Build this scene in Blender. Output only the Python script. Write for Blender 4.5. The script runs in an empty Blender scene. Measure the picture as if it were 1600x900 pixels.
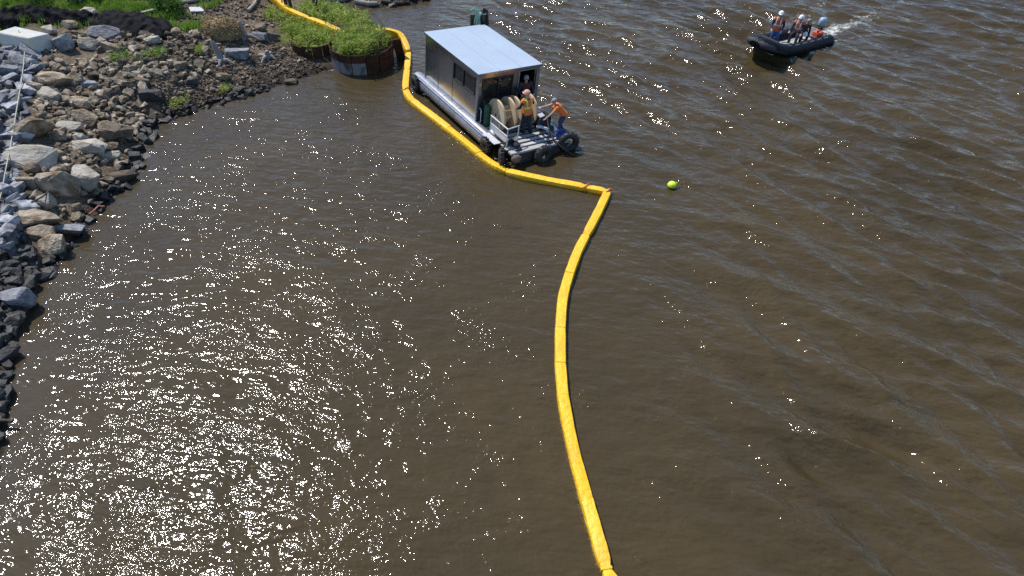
import bpy, bmesh, math, random
import numpy as np
from mathutils import Vector, Matrix, Euler

S = bpy.context.scene
COL = S.collection
R = math.radians
rng = np.random.default_rng(7)
random.seed(7)

# ------------------------------------------------------------------ camera
PITCH, ROLL, CAM_H, FPX = R(43), R(2), 14.44, 1067.0
fw = np.array([0, math.cos(PITCH), -math.sin(PITCH)])
up0 = np.array([0, math.sin(PITCH), math.cos(PITCH)])
rt0 = np.array([1.0, 0, 0])
rt = rt0 * math.cos(ROLL) + up0 * math.sin(ROLL)
up = up0 * math.cos(ROLL) - rt0 * math.sin(ROLL)
CAM = np.array([0, 0, CAM_H])
cd = bpy.data.cameras.new('camera')
cam = bpy.data.objects.new('camera', cd)
COL.objects.link(cam)
cd.sensor_width = 36.0
cd.lens = FPX / 1600 * 36.0
cd.clip_start, cd.clip_end = 0.1, 6000
cam.matrix_world = Matrix(((rt[0], up[0], -fw[0], 0), (rt[1], up[1], -fw[1], 0),
                           (rt[2], up[2], -fw[2], CAM_H), (0, 0, 0, 1)))
S.camera = cam

# ------------------------------------------------------------------ light
SUN = Vector((-0.425, 0.375, 0.824)).normalized()
world = bpy.data.worlds.new('World')
S.world = world
world.use_nodes = True
wn = world.node_tree.nodes
sky = wn.new('ShaderNodeTexSky')
sky.sky_type = 'NISHITA'
sky.sun_disc = False
sky.dust_density = 0.3
sky.ozone_density = 5.0
sky.sun_elevation = math.asin(SUN.z)
sky.sun_rotation = math.atan2(SUN.x, SUN.y)
world.node_tree.links.new(sky.outputs[0], wn['Background'].inputs[0])
wn['Background'].inputs[1].default_value = 0.15
sl = bpy.data.lights.new('sun', 'SUN')
sl.energy = 4.5
sl.angle = R(0.53)
sl.color = (1.0, 0.96, 0.91)
sun = bpy.data.objects.new('sun', sl)
COL.objects.link(sun)
sun.rotation_euler = SUN.to_track_quat('Z', 'Y').to_euler()
sun.location = (0, 0, 40)
S.view_settings.view_transform = 'Standard'
S.view_settings.look = 'None'
S.view_settings.exposure = 0.15
S.view_settings.gamma = 1.0
S.render.engine = 'CYCLES'
S.cycles.use_denoising = False
S.cycles.max_bounces = 6
S.cycles.sample_clamp_direct = 0
S.cycles.sample_clamp_indirect = 3.0
S.cycles.caustics_reflective = False
S.cycles.caustics_refractive = False

# ------------------------------------------------------------------ pixel -> world (layout only)
def ray(u, v):
    return fw + rt * (u - 800) / FPX - up * (v - 450) / FPX

def at(u, v, z=0.0):
    d = ray(u, v)
    return CAM + d * (z - CAM_H) / d[2]

# ------------------------------------------------------------------ materials
def island_tone(m, lo, hi):
    nt = m.node_tree; p = nt.nodes['Principled BSDF']; src = p.inputs['Base Color'].links[0].from_socket
    g = nt.nodes.new('ShaderNodeNewGeometry'); mr = nt.nodes.new('ShaderNodeMapRange')
    mr.inputs[3].default_value = lo; mr.inputs[4].default_value = hi
    nt.links.new(g.outputs['Random Per Island'], mr.inputs[0])
    mx = nt.nodes.new('ShaderNodeMix'); mx.data_type = 'RGBA'; mx.blend_type = 'MULTIPLY'; mx.inputs[0].default_value = 1.0
    nt.links.new(src, mx.inputs[6]); nt.links.new(mr.outputs[0], mx.inputs[7]); nt.links.new(mx.outputs[2], p.inputs['Base Color'])
    return m

def mat(name, c1, c2=None, rough=0.7, metal=0.0, scale=6.0, bump=0.0, bscale=None, rnd=0.0,
        spec=0.5, detail=4.0, stretch=None, lo=0.35, hi=0.65, c3=None, s3=1.5, transmission=0.0):
    m = bpy.data.materials.new(name)
    m.use_nodes = True
    nt = m.node_tree
    n, l = nt.nodes, nt.links
    p = n['Principled BSDF']
    p.inputs['Roughness'].default_value = rough
    p.inputs['Metallic'].default_value = metal
    p.inputs['Specular IOR Level'].default_value = spec
    tc = n.new('ShaderNodeTexCoord')
    src = tc.outputs['Object']
    if stretch:
        mp = n.new('ShaderNodeMapping')
        mp.inputs['Scale'].default_value = stretch
        l.new(src, mp.inputs[0])
        src = mp.outputs[0]
    oi = n.new('ShaderNodeObjectInfo')
    if c2 is None:
        c2 = tuple(x * 0.8 for x in c1)
    t = n.new('ShaderNodeTexNoise')
    t.noise_dimensions = '4D'
    t.inputs['Scale'].default_value = scale
    t.inputs['Detail'].default_value = detail
    t.inputs['Roughness'].default_value = 0.65
    l.new(src, t.inputs['Vector'])
    ml = n.new('ShaderNodeMath'); ml.operation = 'MULTIPLY'; ml.inputs[1].default_value = 37.0
    l.new(oi.outputs['Random'], ml.inputs[0]); l.new(ml.outputs[0], t.inputs['W'])
    cr = n.new('ShaderNodeValToRGB')
    cr.color_ramp.elements[0].position = lo; cr.color_ramp.elements[1].position = hi
    cr.color_ramp.elements[0].color = (*c1, 1); cr.color_ramp.elements[1].color = (*c2, 1)
    l.new(t.outputs[0], cr.inputs[0])
    out = cr.outputs[0]
    if c3:
        t3 = n.new('ShaderNodeTexNoise'); t3.noise_dimensions = '4D'
        t3.inputs['Scale'].default_value = s3; t3.inputs['Detail'].default_value = 5
        l.new(src, t3.inputs['Vector']); l.new(ml.outputs[0], t3.inputs['W'])
        r3 = n.new('ShaderNodeMapRange'); r3.inputs[1].default_value = 0.5; r3.inputs[2].default_value = 0.62
        l.new(t3.outputs[0], r3.inputs[0])
        mx = n.new('ShaderNodeMix'); mx.data_type = 'RGBA'
        l.new(r3.outputs[0], mx.inputs[0]); l.new(out, mx.inputs[6]); mx.inputs[7].default_value = (*c3, 1)
        out = mx.outputs[2]
    if rnd:
        mr = n.new('ShaderNodeMapRange')
        mr.inputs[3].default_value = 1 - rnd; mr.inputs[4].default_value = 1 + rnd
        l.new(oi.outputs['Random'], mr.inputs[0])
        mx = n.new('ShaderNodeMix'); mx.data_type = 'RGBA'; mx.blend_type = 'MULTIPLY'
        mx.inputs[0].default_value = 1.0
        l.new(out, mx.inputs[6]); l.new(mr.outputs[0], mx.inputs[7])
        out = mx.outputs[2]
    l.new(out, p.inputs['Base Color'])
    if bump:
        tb = n.new('ShaderNodeTexNoise')
        tb.inputs['Scale'].default_value = bscale or scale * 3
        tb.inputs['Detail'].default_value = 5
        l.new(src, tb.inputs['Vector'])
        b = n.new('ShaderNodeBump'); b.inputs['Strength'].default_value = 1.0
        b.inputs['Distance'].default_value = bump
        l.new(tb.outputs[0], b.inputs['Height']); l.new(b.outputs[0], p.inputs['Normal'])
    return m

M = dict(
    rock_tan=mat('tan_rock', (0.20, 0.155, 0.105), (0.41, 0.345, 0.255), 0.9, scale=7, bump=0.08, bscale=9, rnd=0.35, c3=(0.16, 0.105, 0.06), s3=2.6, spec=0.25),
    rock_pale=mat('pale_rock', (0.32, 0.285, 0.225), (0.48, 0.44, 0.37), 0.9, scale=7, bump=0.07, bscale=8, rnd=0.12, c3=(0.3, 0.26, 0.2), s3=3, spec=0.25),
    rock_grey=mat('blue_grey_rock', (0.125, 0.127, 0.132), (0.33, 0.335, 0.345), 0.8, scale=5, bump=0.05, bscale=9, rnd=0.42, spec=0.4),
    rock_dark=mat('dark_wet_rock', (0.022, 0.021, 0.02), (0.075, 0.07, 0.062), 0.7, scale=4, bump=0.05, bscale=8, rnd=0.4),
    rock_brown=mat('brown_cobble', (0.12, 0.09, 0.06), (0.28, 0.22, 0.16), 0.9, scale=6, bump=0.03, rnd=0.4, spec=0.25),
    white_block=mat('white_limestone', (0.46, 0.455, 0.42), (0.56, 0.55, 0.51), 0.9, scale=5, bump=0.02, c3=(0.55, 0.5, 0.36), s3=1.2),
    boom=mat('yellow_boom_fabric', (0.80, 0.45, 0.008), (0.88, 0.53, 0.012), 0.5, scale=1.2, bump=0.05, bscale=7, c3=(0.77, 0.42, 0.010), s3=1.2),
    boom_dirty=mat('stained_boom_skirt', (0.42, 0.25, 0.02), (0.55, 0.34, 0.03), 0.6, scale=6, bump=0.01),
    orange_strap=mat('orange_strap', (0.7, 0.2, 0.02), (0.55, 0.15, 0.02), 0.6),
    rope=mat('pale_rope', (0.55, 0.5, 0.36), (0.42, 0.38, 0.26), 0.9, scale=20),
    green_rope=mat('green_rope', (0.25, 0.5, 0.38), (0.15, 0.36, 0.27), 0.8, scale=20),
    alu=mat('brushed_aluminium', (0.36, 0.365, 0.375), (0.46, 0.465, 0.475), 0.2, metal=0.95, scale=1.6, bump=0.0015, bscale=1.2, stretch=(1, 1, 0.4)),
    alu_tube=mat('dull_aluminium_tube', (0.28, 0.29, 0.33), (0.40, 0.41, 0.45), 0.45, metal=0.75, scale=3, c3=(0.3, 0.31, 0.33), s3=2),
    roof=mat('pale_blue_grey_roof_paint', (0.34, 0.41, 0.49), (0.39, 0.46, 0.54), 0.5, scale=0.9, bump=0.01, bscale=1.0, c3=(0.36, 0.425, 0.50), s3=0.7),
    white_metal=mat('white_painted_metal', (0.62, 0.63, 0.64), (0.5, 0.5, 0.5), 0.5, scale=5),
    deck=mat('weathered_deck_plank', (0.36, 0.35, 0.33), (0.52, 0.51, 0.48), 0.8, scale=4, bump=0.006, rnd=0.15, stretch=(6, 1, 1)),
    dark_metal=mat('dark_metal', (0.03, 0.03, 0.032), (0.06, 0.06, 0.06), 0.5, metal=0.4),
    hull=mat('dark_hull', (0.03, 0.03, 0.03), (0.05, 0.05, 0.05), 0.6),
    rubber=mat('black_rubber', (0.012, 0.012, 0.012), (0.03, 0.03, 0.03), 0.6, scale=8, bump=0.01),
    glass=mat('dark_window_glass', (0.012, 0.013, 0.014), (0.022, 0.022, 0.022), 0.06, spec=0.7, scale=1.5),
    interior=mat('dim_cabin_lining', (0.10, 0.09, 0.08), (0.14, 0.12, 0.1), 0.8),
    ply=mat('reel_plywood', (0.52, 0.38, 0.22), (0.64, 0.49, 0.31), 0.75, scale=5, bump=0.004, rnd=0.08, stretch=(1, 4, 1)),
    ply_dark=mat('reel_drum_wood', (0.36, 0.235, 0.12), (0.44, 0.3, 0.17), 0.8, scale=5),
    green_paint=mat('dark_green_paint', (0.012, 0.07, 0.035), (0.02, 0.1, 0.05), 0.5),
    blue=mat('blue_plastic', (0.02, 0.08, 0.3), (0.03, 0.1, 0.36), 0.5),
    skin=mat('skin', (0.5, 0.29, 0.2), (0.56, 0.34, 0.24), 0.6, scale=8),
    hair=mat('hair', (0.05, 0.035, 0.025), (0.08, 0.055, 0.04), 0.8, scale=30),
    eye=mat('eye', (0.03, 0.025, 0.02), (0.03, 0.025, 0.02), 0.3),
    hivis=mat('orange_vest_cloth', (0.75, 0.17, 0.03), (0.85, 0.24, 0.05), 0.8, scale=7, bump=0.01, bscale=9),
    lime=mat('lime_reflective_band', (0.5, 0.72, 0.16), (0.6, 0.8, 0.26), 0.5, scale=10),
    silver=mat('silver_reflective_band', (0.6, 0.62, 0.62), (0.5, 0.5, 0.5), 0.4, scale=10),
    navy=mat('navy_cloth', (0.012, 0.016, 0.032), (0.03, 0.036, 0.06), 0.9, scale=7, bump=0.01, bscale=9),
    jeans=mat('blue_denim', (0.03, 0.045, 0.085), (0.055, 0.075, 0.13), 0.9, scale=7, bump=0.01, bscale=9),
    bright_jeans=mat('bright_blue_denim', (0.04, 0.09, 0.28), (0.06, 0.12, 0.33), 0.9, scale=7),
    brown_cloth=mat('brown_cloth', (0.05, 0.025, 0.018), (0.08, 0.045, 0.03), 0.9, scale=7),
    grey_cloth=mat('grey_cloth', (0.22, 0.22, 0.24), (0.3, 0.3, 0.32), 0.9, scale=7),
    boot=mat('dark_boot_leather', (0.02, 0.017, 0.014), (0.04, 0.034, 0.03), 0.6),
    helmet_white=mat('white_helmet', (0.78, 0.78, 0.78), (0.7, 0.7, 0.7), 0.35, scale=3),
    cap_pink=mat('faded_orange_cap', (0.72, 0.36, 0.26), (0.62, 0.3, 0.22), 0.7, scale=3),
    rib_tube=mat('black_inflatable_fabric', (0.005, 0.007, 0.013), (0.011, 0.014, 0.024), 0.5, spec=0.15, scale=2, bump=0.01, bscale=3),
    rib_cover=mat('charcoal_bow_cover', (0.022, 0.022, 0.025), (0.04, 0.04, 0.044), 0.7, scale=4, bump=0.02, bscale=4),
    rib_floor=mat('pale_boat_floor', (0.5, 0.51, 0.49), (0.2, 0.2, 0.2), 0.7, scale=4),
    rib_trim=mat('grey_rub_strake', (0.13, 0.14, 0.17), (0.2, 0.21, 0.24), 0.5),
    rib_patch=mat('pale_lilac_panel', (0.45, 0.43, 0.5), (0.52, 0.5, 0.56), 0.5),
    cowl=mat('grey_blue_cowling', (0.25, 0.36, 0.45), (0.33, 0.44, 0.52), 0.35, scale=3),
    life_vest=mat('red_orange_life_vest', (0.5, 0.09, 0.03), (0.62, 0.15, 0.05), 0.8, scale=9),
    red=mat('red_plastic', (0.75, 0.12, 0.05), (0.65, 0.1, 0.04), 0.4),
    rust=mat('rusted_steel', (0.04, 0.02, 0.013), (0.10, 0.045, 0.027), 0.9, scale=4, bump=0.02, bscale=8, c3=(0.04, 0.022, 0.016), s3=2, spec=0.2),
    rust_pale=mat('lime_stained_steel', (0.17, 0.165, 0.165), (0.28, 0.27, 0.27), 0.85, scale=4, bump=0.02, c3=(0.09, 0.06, 0.05), s3=2.2, stretch=(1, 1, 0.5)),
    soil=mat('dark_soil', (0.035, 0.026, 0.016), (0.07, 0.052, 0.034), 1.0, scale=5, bump=0.05),
    tarp=mat('black_geotextile', (0.004, 0.004, 0.005), (0.012, 0.012, 0.014), 0.8, scale=3, bump=0.06, bscale=6, spec=0.1),
    straw=mat('dry_straw', (0.22, 0.155, 0.07), (0.38, 0.28, 0.14), 0.95, scale=9, bump=0.05, bscale=20),
    wood_grey=mat('silvered_driftwood', (0.2, 0.185, 0.165), (0.36, 0.335, 0.3), 0.9, scale=5, bump=0.03, stretch=(1, 1, 5), rnd=0.2),
    wood_dark=mat('dark_waterlogged_wood', (0.03, 0.024, 0.018), (0.075, 0.058, 0.042), 0.8, scale=5, bump=0.03),
    concrete=mat('pale_concrete', (0.6, 0.6, 0.57), (0.5, 0.5, 0.47), 0.9, scale=8),
    buoy=mat('lime_yellow_plastic', (0.56, 0.74, 0.02), (0.66, 0.8, 0.06), 0.5, scale=3),
    pile_brown=mat('weathered_brown_timber', (0.06, 0.04, 0.028), (0.12, 0.085, 0.06), 0.9, scale=5, stretch=(3, 3, 0.6), bump=0.01),
    pile_black=mat('black_pile_sleeve', (0.008, 0.008, 0.01), (0.02, 0.02, 0.022), 0.35, scale=3),
)

def waterline_stain(m, col):
    nt = m.node_tree; p = nt.nodes['Principled BSDF']; src = p.inputs['Base Color'].links[0].from_socket
    tc = nt.nodes.new('ShaderNodeTexCoord'); sp = nt.nodes.new('ShaderNodeSeparateXYZ'); nt.links.new(tc.outputs['Object'], sp.inputs[0])
    t = nt.nodes.new('ShaderNodeTexNoise'); t.inputs['Scale'].default_value = 4.0; t.inputs['Detail'].default_value = 6
    nt.links.new(tc.outputs['Object'], t.inputs['Vector'])
    a = nt.nodes.new('ShaderNodeMath'); a.operation = 'MULTIPLY_ADD'; a.inputs[1].default_value = 0.12
    nt.links.new(t.outputs[0], a.inputs[0]); nt.links.new(sp.outputs['Z'], a.inputs[2])
    r = nt.nodes.new('ShaderNodeMapRange'); r.inputs[1].default_value = 0.11; r.inputs[2].default_value = 0.17; r.inputs[3].default_value = 0.65; r.inputs[4].default_value = 0.0
    nt.links.new(a.outputs[0], r.inputs[0])
    mx = nt.nodes.new('ShaderNodeMix'); mx.data_type = 'RGBA'; nt.links.new(r.outputs[0], mx.inputs[0]); nt.links.new(src, mx.inputs[6]); mx.inputs[7].default_value = (*col, 1)
    nt.links.new(mx.outputs[2], p.inputs['Base Color'])
waterline_stain(M['boom'], (0.22, 0.13, 0.03))

def wet_band(m, z0=0.12, z1=0.30):
    # stones the river wets are darker and glossier up to a ragged line above the water level
    nt = m.node_tree; p = nt.nodes['Principled BSDF']; src = p.inputs['Base Color'].links[0].from_socket
    g = nt.nodes.new('ShaderNodeNewGeometry'); sp = nt.nodes.new('ShaderNodeSeparateXYZ'); nt.links.new(g.outputs['Position'], sp.inputs[0])
    t = nt.nodes.new('ShaderNodeTexNoise'); t.inputs['Scale'].default_value = 1.6; t.inputs['Detail'].default_value = 4
    nt.links.new(g.outputs['Position'], t.inputs['Vector'])
    a = nt.nodes.new('ShaderNodeMath'); a.operation = 'MULTIPLY_ADD'; a.inputs[1].default_value = -0.35
    nt.links.new(t.outputs[0], a.inputs[0]); nt.links.new(sp.outputs['Z'], a.inputs[2])
    r = nt.nodes.new('ShaderNodeMapRange'); r.inputs[1].default_value = z0 - .17; r.inputs[2].default_value = z1 - .17; r.inputs[3].default_value = 0.3; r.inputs[4].default_value = 1.0
    nt.links.new(a.outputs[0], r.inputs[0])
    mx = nt.nodes.new('ShaderNodeMix'); mx.data_type = 'RGBA'; mx.blend_type = 'MULTIPLY'; mx.inputs[0].default_value = 1.0
    nt.links.new(src, mx.inputs[6]); nt.links.new(r.outputs[0], mx.inputs[7]); nt.links.new(mx.outputs[2], p.inputs['Base Color'])
    r2 = nt.nodes.new('ShaderNodeMapRange'); r2.inputs[1].default_value = 0.3; r2.inputs[2].default_value = 1.0; r2.inputs[3].default_value = 0.6; r2.inputs[4].default_value = p.inputs['Roughness'].default_value
    nt.links.new(r.outputs[0], r2.inputs[0]); nt.links.new(r2.outputs[0], p.inputs['Roughness'])
    return m
for k in ('rock_tan', 'rock_pale', 'rock_grey', 'rock_brown'): wet_band(M[k])

def leaf_mat(name, c1, c2, c3):
    m = mat(name, c1, c2, 0.55, scale=1.7, c3=c3, s3=5.0, spec=0.3)
    nt = m.node_tree
    p = nt.nodes['Principled BSDF']
    tr = nt.nodes.new('ShaderNodeBsdfTranslucent')
    mx = nt.nodes.new('ShaderNodeMixShader')
    mx.inputs[0].default_value = 0.35
    src = p.inputs['Base Color'].links[0].from_socket
    nt.links.new(src, tr.inputs[0])
    nt.links.new(p.outputs[0], mx.inputs[1]); nt.links.new(tr.outputs[0], mx.inputs[2])
    nt.links.new(mx.outputs[0], nt.nodes['Material Output'].inputs[0])
    return m
M['grass'] = leaf_mat('fresh_grass', (0.12, 0.26, 0.025), (0.22, 0.38, 0.055), (0.34, 0.37, 0.10))
M['weed'] = leaf_mat('pale_green_weed', (0.20, 0.31, 0.04), (0.38, 0.48, 0.09), (0.52, 0.52, 0.16))
M['weed_dark'] = leaf_mat('dark_green_weed', (0.06, 0.15, 0.025), (0.12, 0.23, 0.045), (0.18, 0.26, 0.07))

# ------------------------------------------------------------------ mesh builder
WM = {}

def tag(o, label=None, cat=None, group=None, kind=None):
    if label: o['label'] = label
    if cat: o['category'] = cat
    if group: o['group'] = group
    if kind: o['kind'] = kind
    return o

def thing(name, label, cat, mw=None, group=None):
    o = bpy.data.objects.new(name, None)
    o.empty_display_size = 0.2
    COL.objects.link(o)
    if mw is None: mw = Matrix()
    elif not isinstance(mw, Matrix): mw = Matrix.Translation(Vector(mw))
    o.matrix_world = mw
    WM[o.name] = mw.copy()
    return tag(o, label, cat, group)

class MB:
    def __init__(s, T=None):
        s.v, s.f, s.sm = [], [], []
        s.T = T or Matrix()
    def add(s, vs, fs, smooth=False):
        o = len(s.v)
        s.v += [s.T @ Vector(p) for p in vs]
        s.f += [tuple(i + o for i in f) for f in fs]
        s.sm += [smooth] * len(fs)
        return s
    def box(s, c, d, rot=None, jit=0):
        h = [x / 2 for x in d]
        vs = [Vector((sx * h[0], sy * h[1], sz * h[2])) for sx in (-1, 1) for sy in (-1, 1) for sz in (-1, 1)]
        if jit: vs = [p + Vector([random.uniform(-jit, jit) for _ in range(3)]) for p in vs]
        if rot is not None:
            r = rot if isinstance(rot, Matrix) else Euler(rot).to_matrix()
            vs = [r @ p for p in vs]
        vs = [p + Vector(c) for p in vs]
        return s.add(vs, [(0, 1, 3, 2), (4, 6, 7, 5), (0, 4, 5, 1), (2, 3, 7, 6), (0, 2, 6, 4), (1, 5, 7, 3)])
    def rings(s, rings, cap=True, smooth=True, closed=True):
        n = len(rings[0]); vs = [p for r in rings for p in r]; fs = []
        for i in range(len(rings) - 1):
            for j in range(n if closed else n - 1):
                k = (j + 1) % n
                fs.append((i * n + j, i * n + k, (i + 1) * n + k, (i + 1) * n + j))
        s.add(vs, fs, smooth)
        if cap and closed:
            s.add(rings[0], [tuple(range(n - 1, -1, -1))]); s.add(rings[-1], [tuple(range(n))])
        return s
    def tube(s, pts, r, n=8, cap=True, smooth=True):
        pts = [Vector(p) for p in pts]
        rs = r if isinstance(r, (list, tuple)) else [r] * len(pts)
        out = []; prev = None
        for i, p in enumerate(pts):
            t = (pts[min(i + 1, len(pts) - 1)] - pts[max(i - 1, 0)]).normalized()
            ref = prev if prev is not None else (Vector((0, 0, 1)) if abs(t.z) < 0.9 else Vector((1, 0, 0)))
            a = t.cross(ref).normalized(); b = a.cross(t).normalized(); prev = b
            out.append([p + (a * math.cos(q) + b * math.sin(q)) * rs[i] for q in [2 * math.pi * k / n for k in range(n)]])
        return s.rings(out, cap, smooth)
    def cyl(s, a, b, r, r2=None, n=16, smooth=True):
        return s.tube([a, b], [r, r if r2 is None else r2], n, True, smooth)
    def torus(s, c, axis, R0, r0, n=20, m=10):
        c = Vector(c); ax = Vector(axis).normalized()
        u = ax.orthogonal().normalized(); w = ax.cross(u)
        vs = []; fs = []
        for i in range(n):
            q = 2 * math.pi * i / n; d = u * math.cos(q) + w * math.sin(q)
            for j in range(m):
                k = 2 * math.pi * j / m
                vs.append(c + d * (R0 + r0 * math.cos(k)) + ax * r0 * math.sin(k))
        for i in range(n):
            for j in range(m):
                fs.append((i * m + j, ((i + 1) % n) * m + j, ((i + 1) % n) * m + (j + 1) % m, i * m + (j + 1) % m))
        return s.add(vs, fs, True)
    def ell(s, c, d, n=12, m=8, rot=None, half=False):
        c = Vector(c); rings = []
        r3 = Euler(rot).to_matrix() if rot else Matrix.Identity(3)
        q0 = 0.0 if half else -math.pi / 2
        for i in range(m + 1):
            q = q0 + (math.pi / 2 - q0) * i / m
            cr, sz = max(math.cos(q), 0.02), math.sin(q)
            rings.append([c + r3 @ Vector((d[0] * cr * math.cos(2 * math.pi * j / n), d[1] * cr * math.sin(2 * math.pi * j / n), d[2] * sz)) for j in range(n)])
        return s.rings(rings, True, True)
    def build(s, name, m, parent=None, bevel=0.0, origin=None, smooth=None):
        if parent is not None: inv = WM[parent.name].inverted(); mw = WM[parent.name]
        else:
            if origin is None:
                a = np.array([tuple(p) for p in s.v]); origin = (a[:, 0].mean(), a[:, 1].mean(), a[:, 2].min())
            mw = Matrix.Translation(Vector(origin)); inv = mw.inverted()
        me = bpy.data.meshes.new(name)
        me.from_pydata([inv @ p for p in s.v], [], s.f)
        me.polygons.foreach_set('use_smooth', s.sm if smooth is None else [smooth] * len(s.f))
        me.materials.append(m)
        o = bpy.data.objects.new(name, me)
        COL.objects.link(o)
        if parent is not None: o.parent = parent
        else: o.matrix_world = mw
        WM[o.name] = mw.copy()
        bm = bmesh.new(); bm.from_mesh(me)
        bmesh.ops.recalc_face_normals(bm, faces=bm.faces); bm.to_mesh(me); bm.free()
        if bevel:
            b = o.modifiers.new('bevel', 'BEVEL'); b.width = bevel; b.segments = 2; b.limit_method = 'ANGLE'
        return o

def fast_mesh(name, V, Fq, m, origin=(0, 0, 0)):
    """numpy verts / faces (all same size) to an object"""
    me = bpy.data.meshes.new(name)
    V = np.asarray(V, np.float32) - np.asarray(origin, np.float32); Fq = np.asarray(Fq, np.int32)
    k = Fq.shape[1]
    me.vertices.add(len(V)); me.vertices.foreach_set('co', V.ravel())
    me.loops.add(Fq.size); me.loops.foreach_set('vertex_index', Fq.ravel())
    me.polygons.add(len(Fq)); me.polygons.foreach_set('loop_start', np.arange(0, Fq.size, k, dtype=np.int32))
    me.polygons.foreach_set('use_smooth', np.zeros(len(Fq), bool))
    me.update(calc_edges=True)
    me.materials.append(m)
    o = bpy.data.objects.new(name, me); o.location = origin
    COL.objects.link(o); WM[o.name] = Matrix.Translation(Vector(origin))
    return o

# ------------------------------------------------------------------ shore, terrain
SHORE_PX = [(-150, 1100), (-60, 850), (-5, 740), (6, 680), (10, 620), (20, 555), (46, 480), (66, 430), (98, 395), (133, 345),
            (178, 300), (208, 262), (222, 225), (240, 190), (300, 172), (362, 153), (420, 137), (470, 121), (520, 108),
            (575, 100), (604, 92), (616, 78), (606, 56), (585, 36), (560, 22), (548, 15), (590, 13), (640, 7), (668, 1), (720, -40), (800, -120)]
SH = np.array([at(u, v)[:2] for u, v in SHORE_PX])
POLY = np.vstack([SH, [[10, 130], [-600, 900], [-1500, 900], [-1500, -400], [-60, -100]]])

def seg_dist(X, Y, P):
    d = np.full(X.shape, 1e9)
    for (x0, y0), (x1, y1) in zip(P[:-1], P[1:]):
        dx, dy = x1 - x0, y1 - y0
        t = np.clip(((X - x0) * dx + (Y - y0) * dy) / (dx * dx + dy * dy + 1e-12), 0, 1)
        d = np.minimum(d, (X - x0 - t * dx) ** 2 + (Y - y0 - t * dy) ** 2)
    return np.sqrt(d)

def inside(X, Y, P):
    r = np.zeros(X.shape, bool)
    for (x0, y0), (x1, y1) in zip(P, np.roll(P, -1, 0)):
        c = (y0 > Y) != (y1 > Y)
        r ^= c & (X < (x1 - x0) * (Y - y0) / (y1 - y0 + 1e-12) + x0)
    return r

def fbm(X, Y, f, seed, octs=4):
    g = np.random.default_rng(seed); out = np.zeros(X.shape); amp = 1.0
    for o in range(octs):
        for k in range(4):
            q = g.uniform(0, 2 * math.pi); ph = g.uniform(0, 6.28)
            out += amp * np.sin(f * g.uniform(.75, 1.3) * (X * math.cos(q) + Y * math.sin(q)) + ph) / 4
        f *= 2.03; amp *= 0.55
    return out

def sstep(a, b, x):
    t = np.clip((x - a) / (b - a), 0, 1); return t * t * (3 - 2 * t)

def hgt(X, Y):
    X = np.asarray(X, float); Y = np.asarray(Y, float)
    d = seg_dist(X, Y, SH); ins = inside(X, Y, POLY)
    mild = sstep(-15.5, -11.5, X)
    land = (1 - mild) * 1.7 * (1 - np.exp(-d * 0.33)) + mild * (0.95 * (1 - np.exp(-d * 0.16)))
    land = land + 0.05 + (0.06 * fbm(X, Y, 1.7, 3) + 0.03 * fbm(X, Y, 5.0, 5, 3)) * np.minimum(1, d * 1.5)
    return np.where(ins, land, np.maximum(-0.42 * d, -1.6))

def on_ground(u, v, dz=0.0):
    d = ray(u, v); ts = (np.linspace(3.0, 0.0, 121) - CAM_H) / d[2]
    P = CAM + d * ts[:, None]
    g = hgt(P[:, 0], P[:, 1]) + dz
    hit = P[:, 2] <= g
    if not hit.any(): return at(u, v, 0.0)
    return P[int(np.argmax(hit))]

def grid_mesh(name, xs, ys, zf, m):
    X, Y = np.meshgrid(xs, ys); Z = zf(X, Y)
    n, k = X.shape
    idx = np.arange(n * k).reshape(n, k)
    Fq = np.stack([idx[:-1, :-1], idx[:-1, 1:], idx[1:, 1:], idx[1:, :-1]], -1).reshape(-1, 4)
    o = fast_mesh(name, np.stack([X, Y, Z], -1).reshape(-1, 3), Fq, m)
    o.data.polygons.foreach_set('use_smooth', np.ones(len(Fq), bool))
    return o, X, Y

def attr(o, name, vals):
    a = o.data.attributes.new(name, 'FLOAT', 'POINT')
    a.data.foreach_set('value', np.asarray(vals, np.float32).ravel())

def steps(lo, hi, far_lo, far_hi, st):
    a = np.arange(lo, hi + st / 2, st)
    left = lo - np.cumsum(np.geomspace(st * 2, (lo - far_lo) / 3, 14)); left = left[left > far_lo]
    right = hi + np.cumsum(np.geomspace(st * 2, (far_hi - hi) / 3, 14)); right = right[right < far_hi]
    return np.concatenate([[far_lo], left[::-1], a, right, [far_hi]])

# ground material: bare brown dirt, green under the grass, wet and dark at the water
gm = bpy.data.materials.new('bank_soil'); gm.use_nodes = True
nt = gm.node_tree; n, l = nt.nodes, nt.links; p = n['Principled BSDF']
tc = n.new('ShaderNodeTexCoord')
def noise(nt, vec, scale, detail=5, rough=0.6):
    t = nt.nodes.new('ShaderNodeTexNoise'); t.inputs['Scale'].default_value = scale
    t.inputs['Detail'].default_value = detail; t.inputs['Roughness'].default_value = rough
    nt.links.new(vec, t.inputs['Vector']); return t.outputs[0]
def ramp(nt, fac, stops):
    c = nt.nodes.new('ShaderNodeValToRGB')
    while len(c.color_ramp.elements) < len(stops): c.color_ramp.elements.new(0.5)
    for e, (pos, col) in zip(c.color_ramp.elements, stops): e.position = pos; e.color = (*col, 1)
    nt.links.new(fac, c.inputs[0]); return c.outputs[0]
def mixc(nt, fac, a, b, mode='MIX'):
    m = nt.nodes.new('ShaderNodeMix'); m.data_type = 'RGBA'; m.blend_type = mode
    for sock, val in ((0, fac), (6, a), (7, b)):
        if hasattr(val, 'is_output'): nt.links.new(val, m.inputs[sock])
        elif sock == 0: m.inputs[0].default_value = val
        else: m.inputs[sock].default_value = (*val, 1)
    return m.outputs[2]
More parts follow.
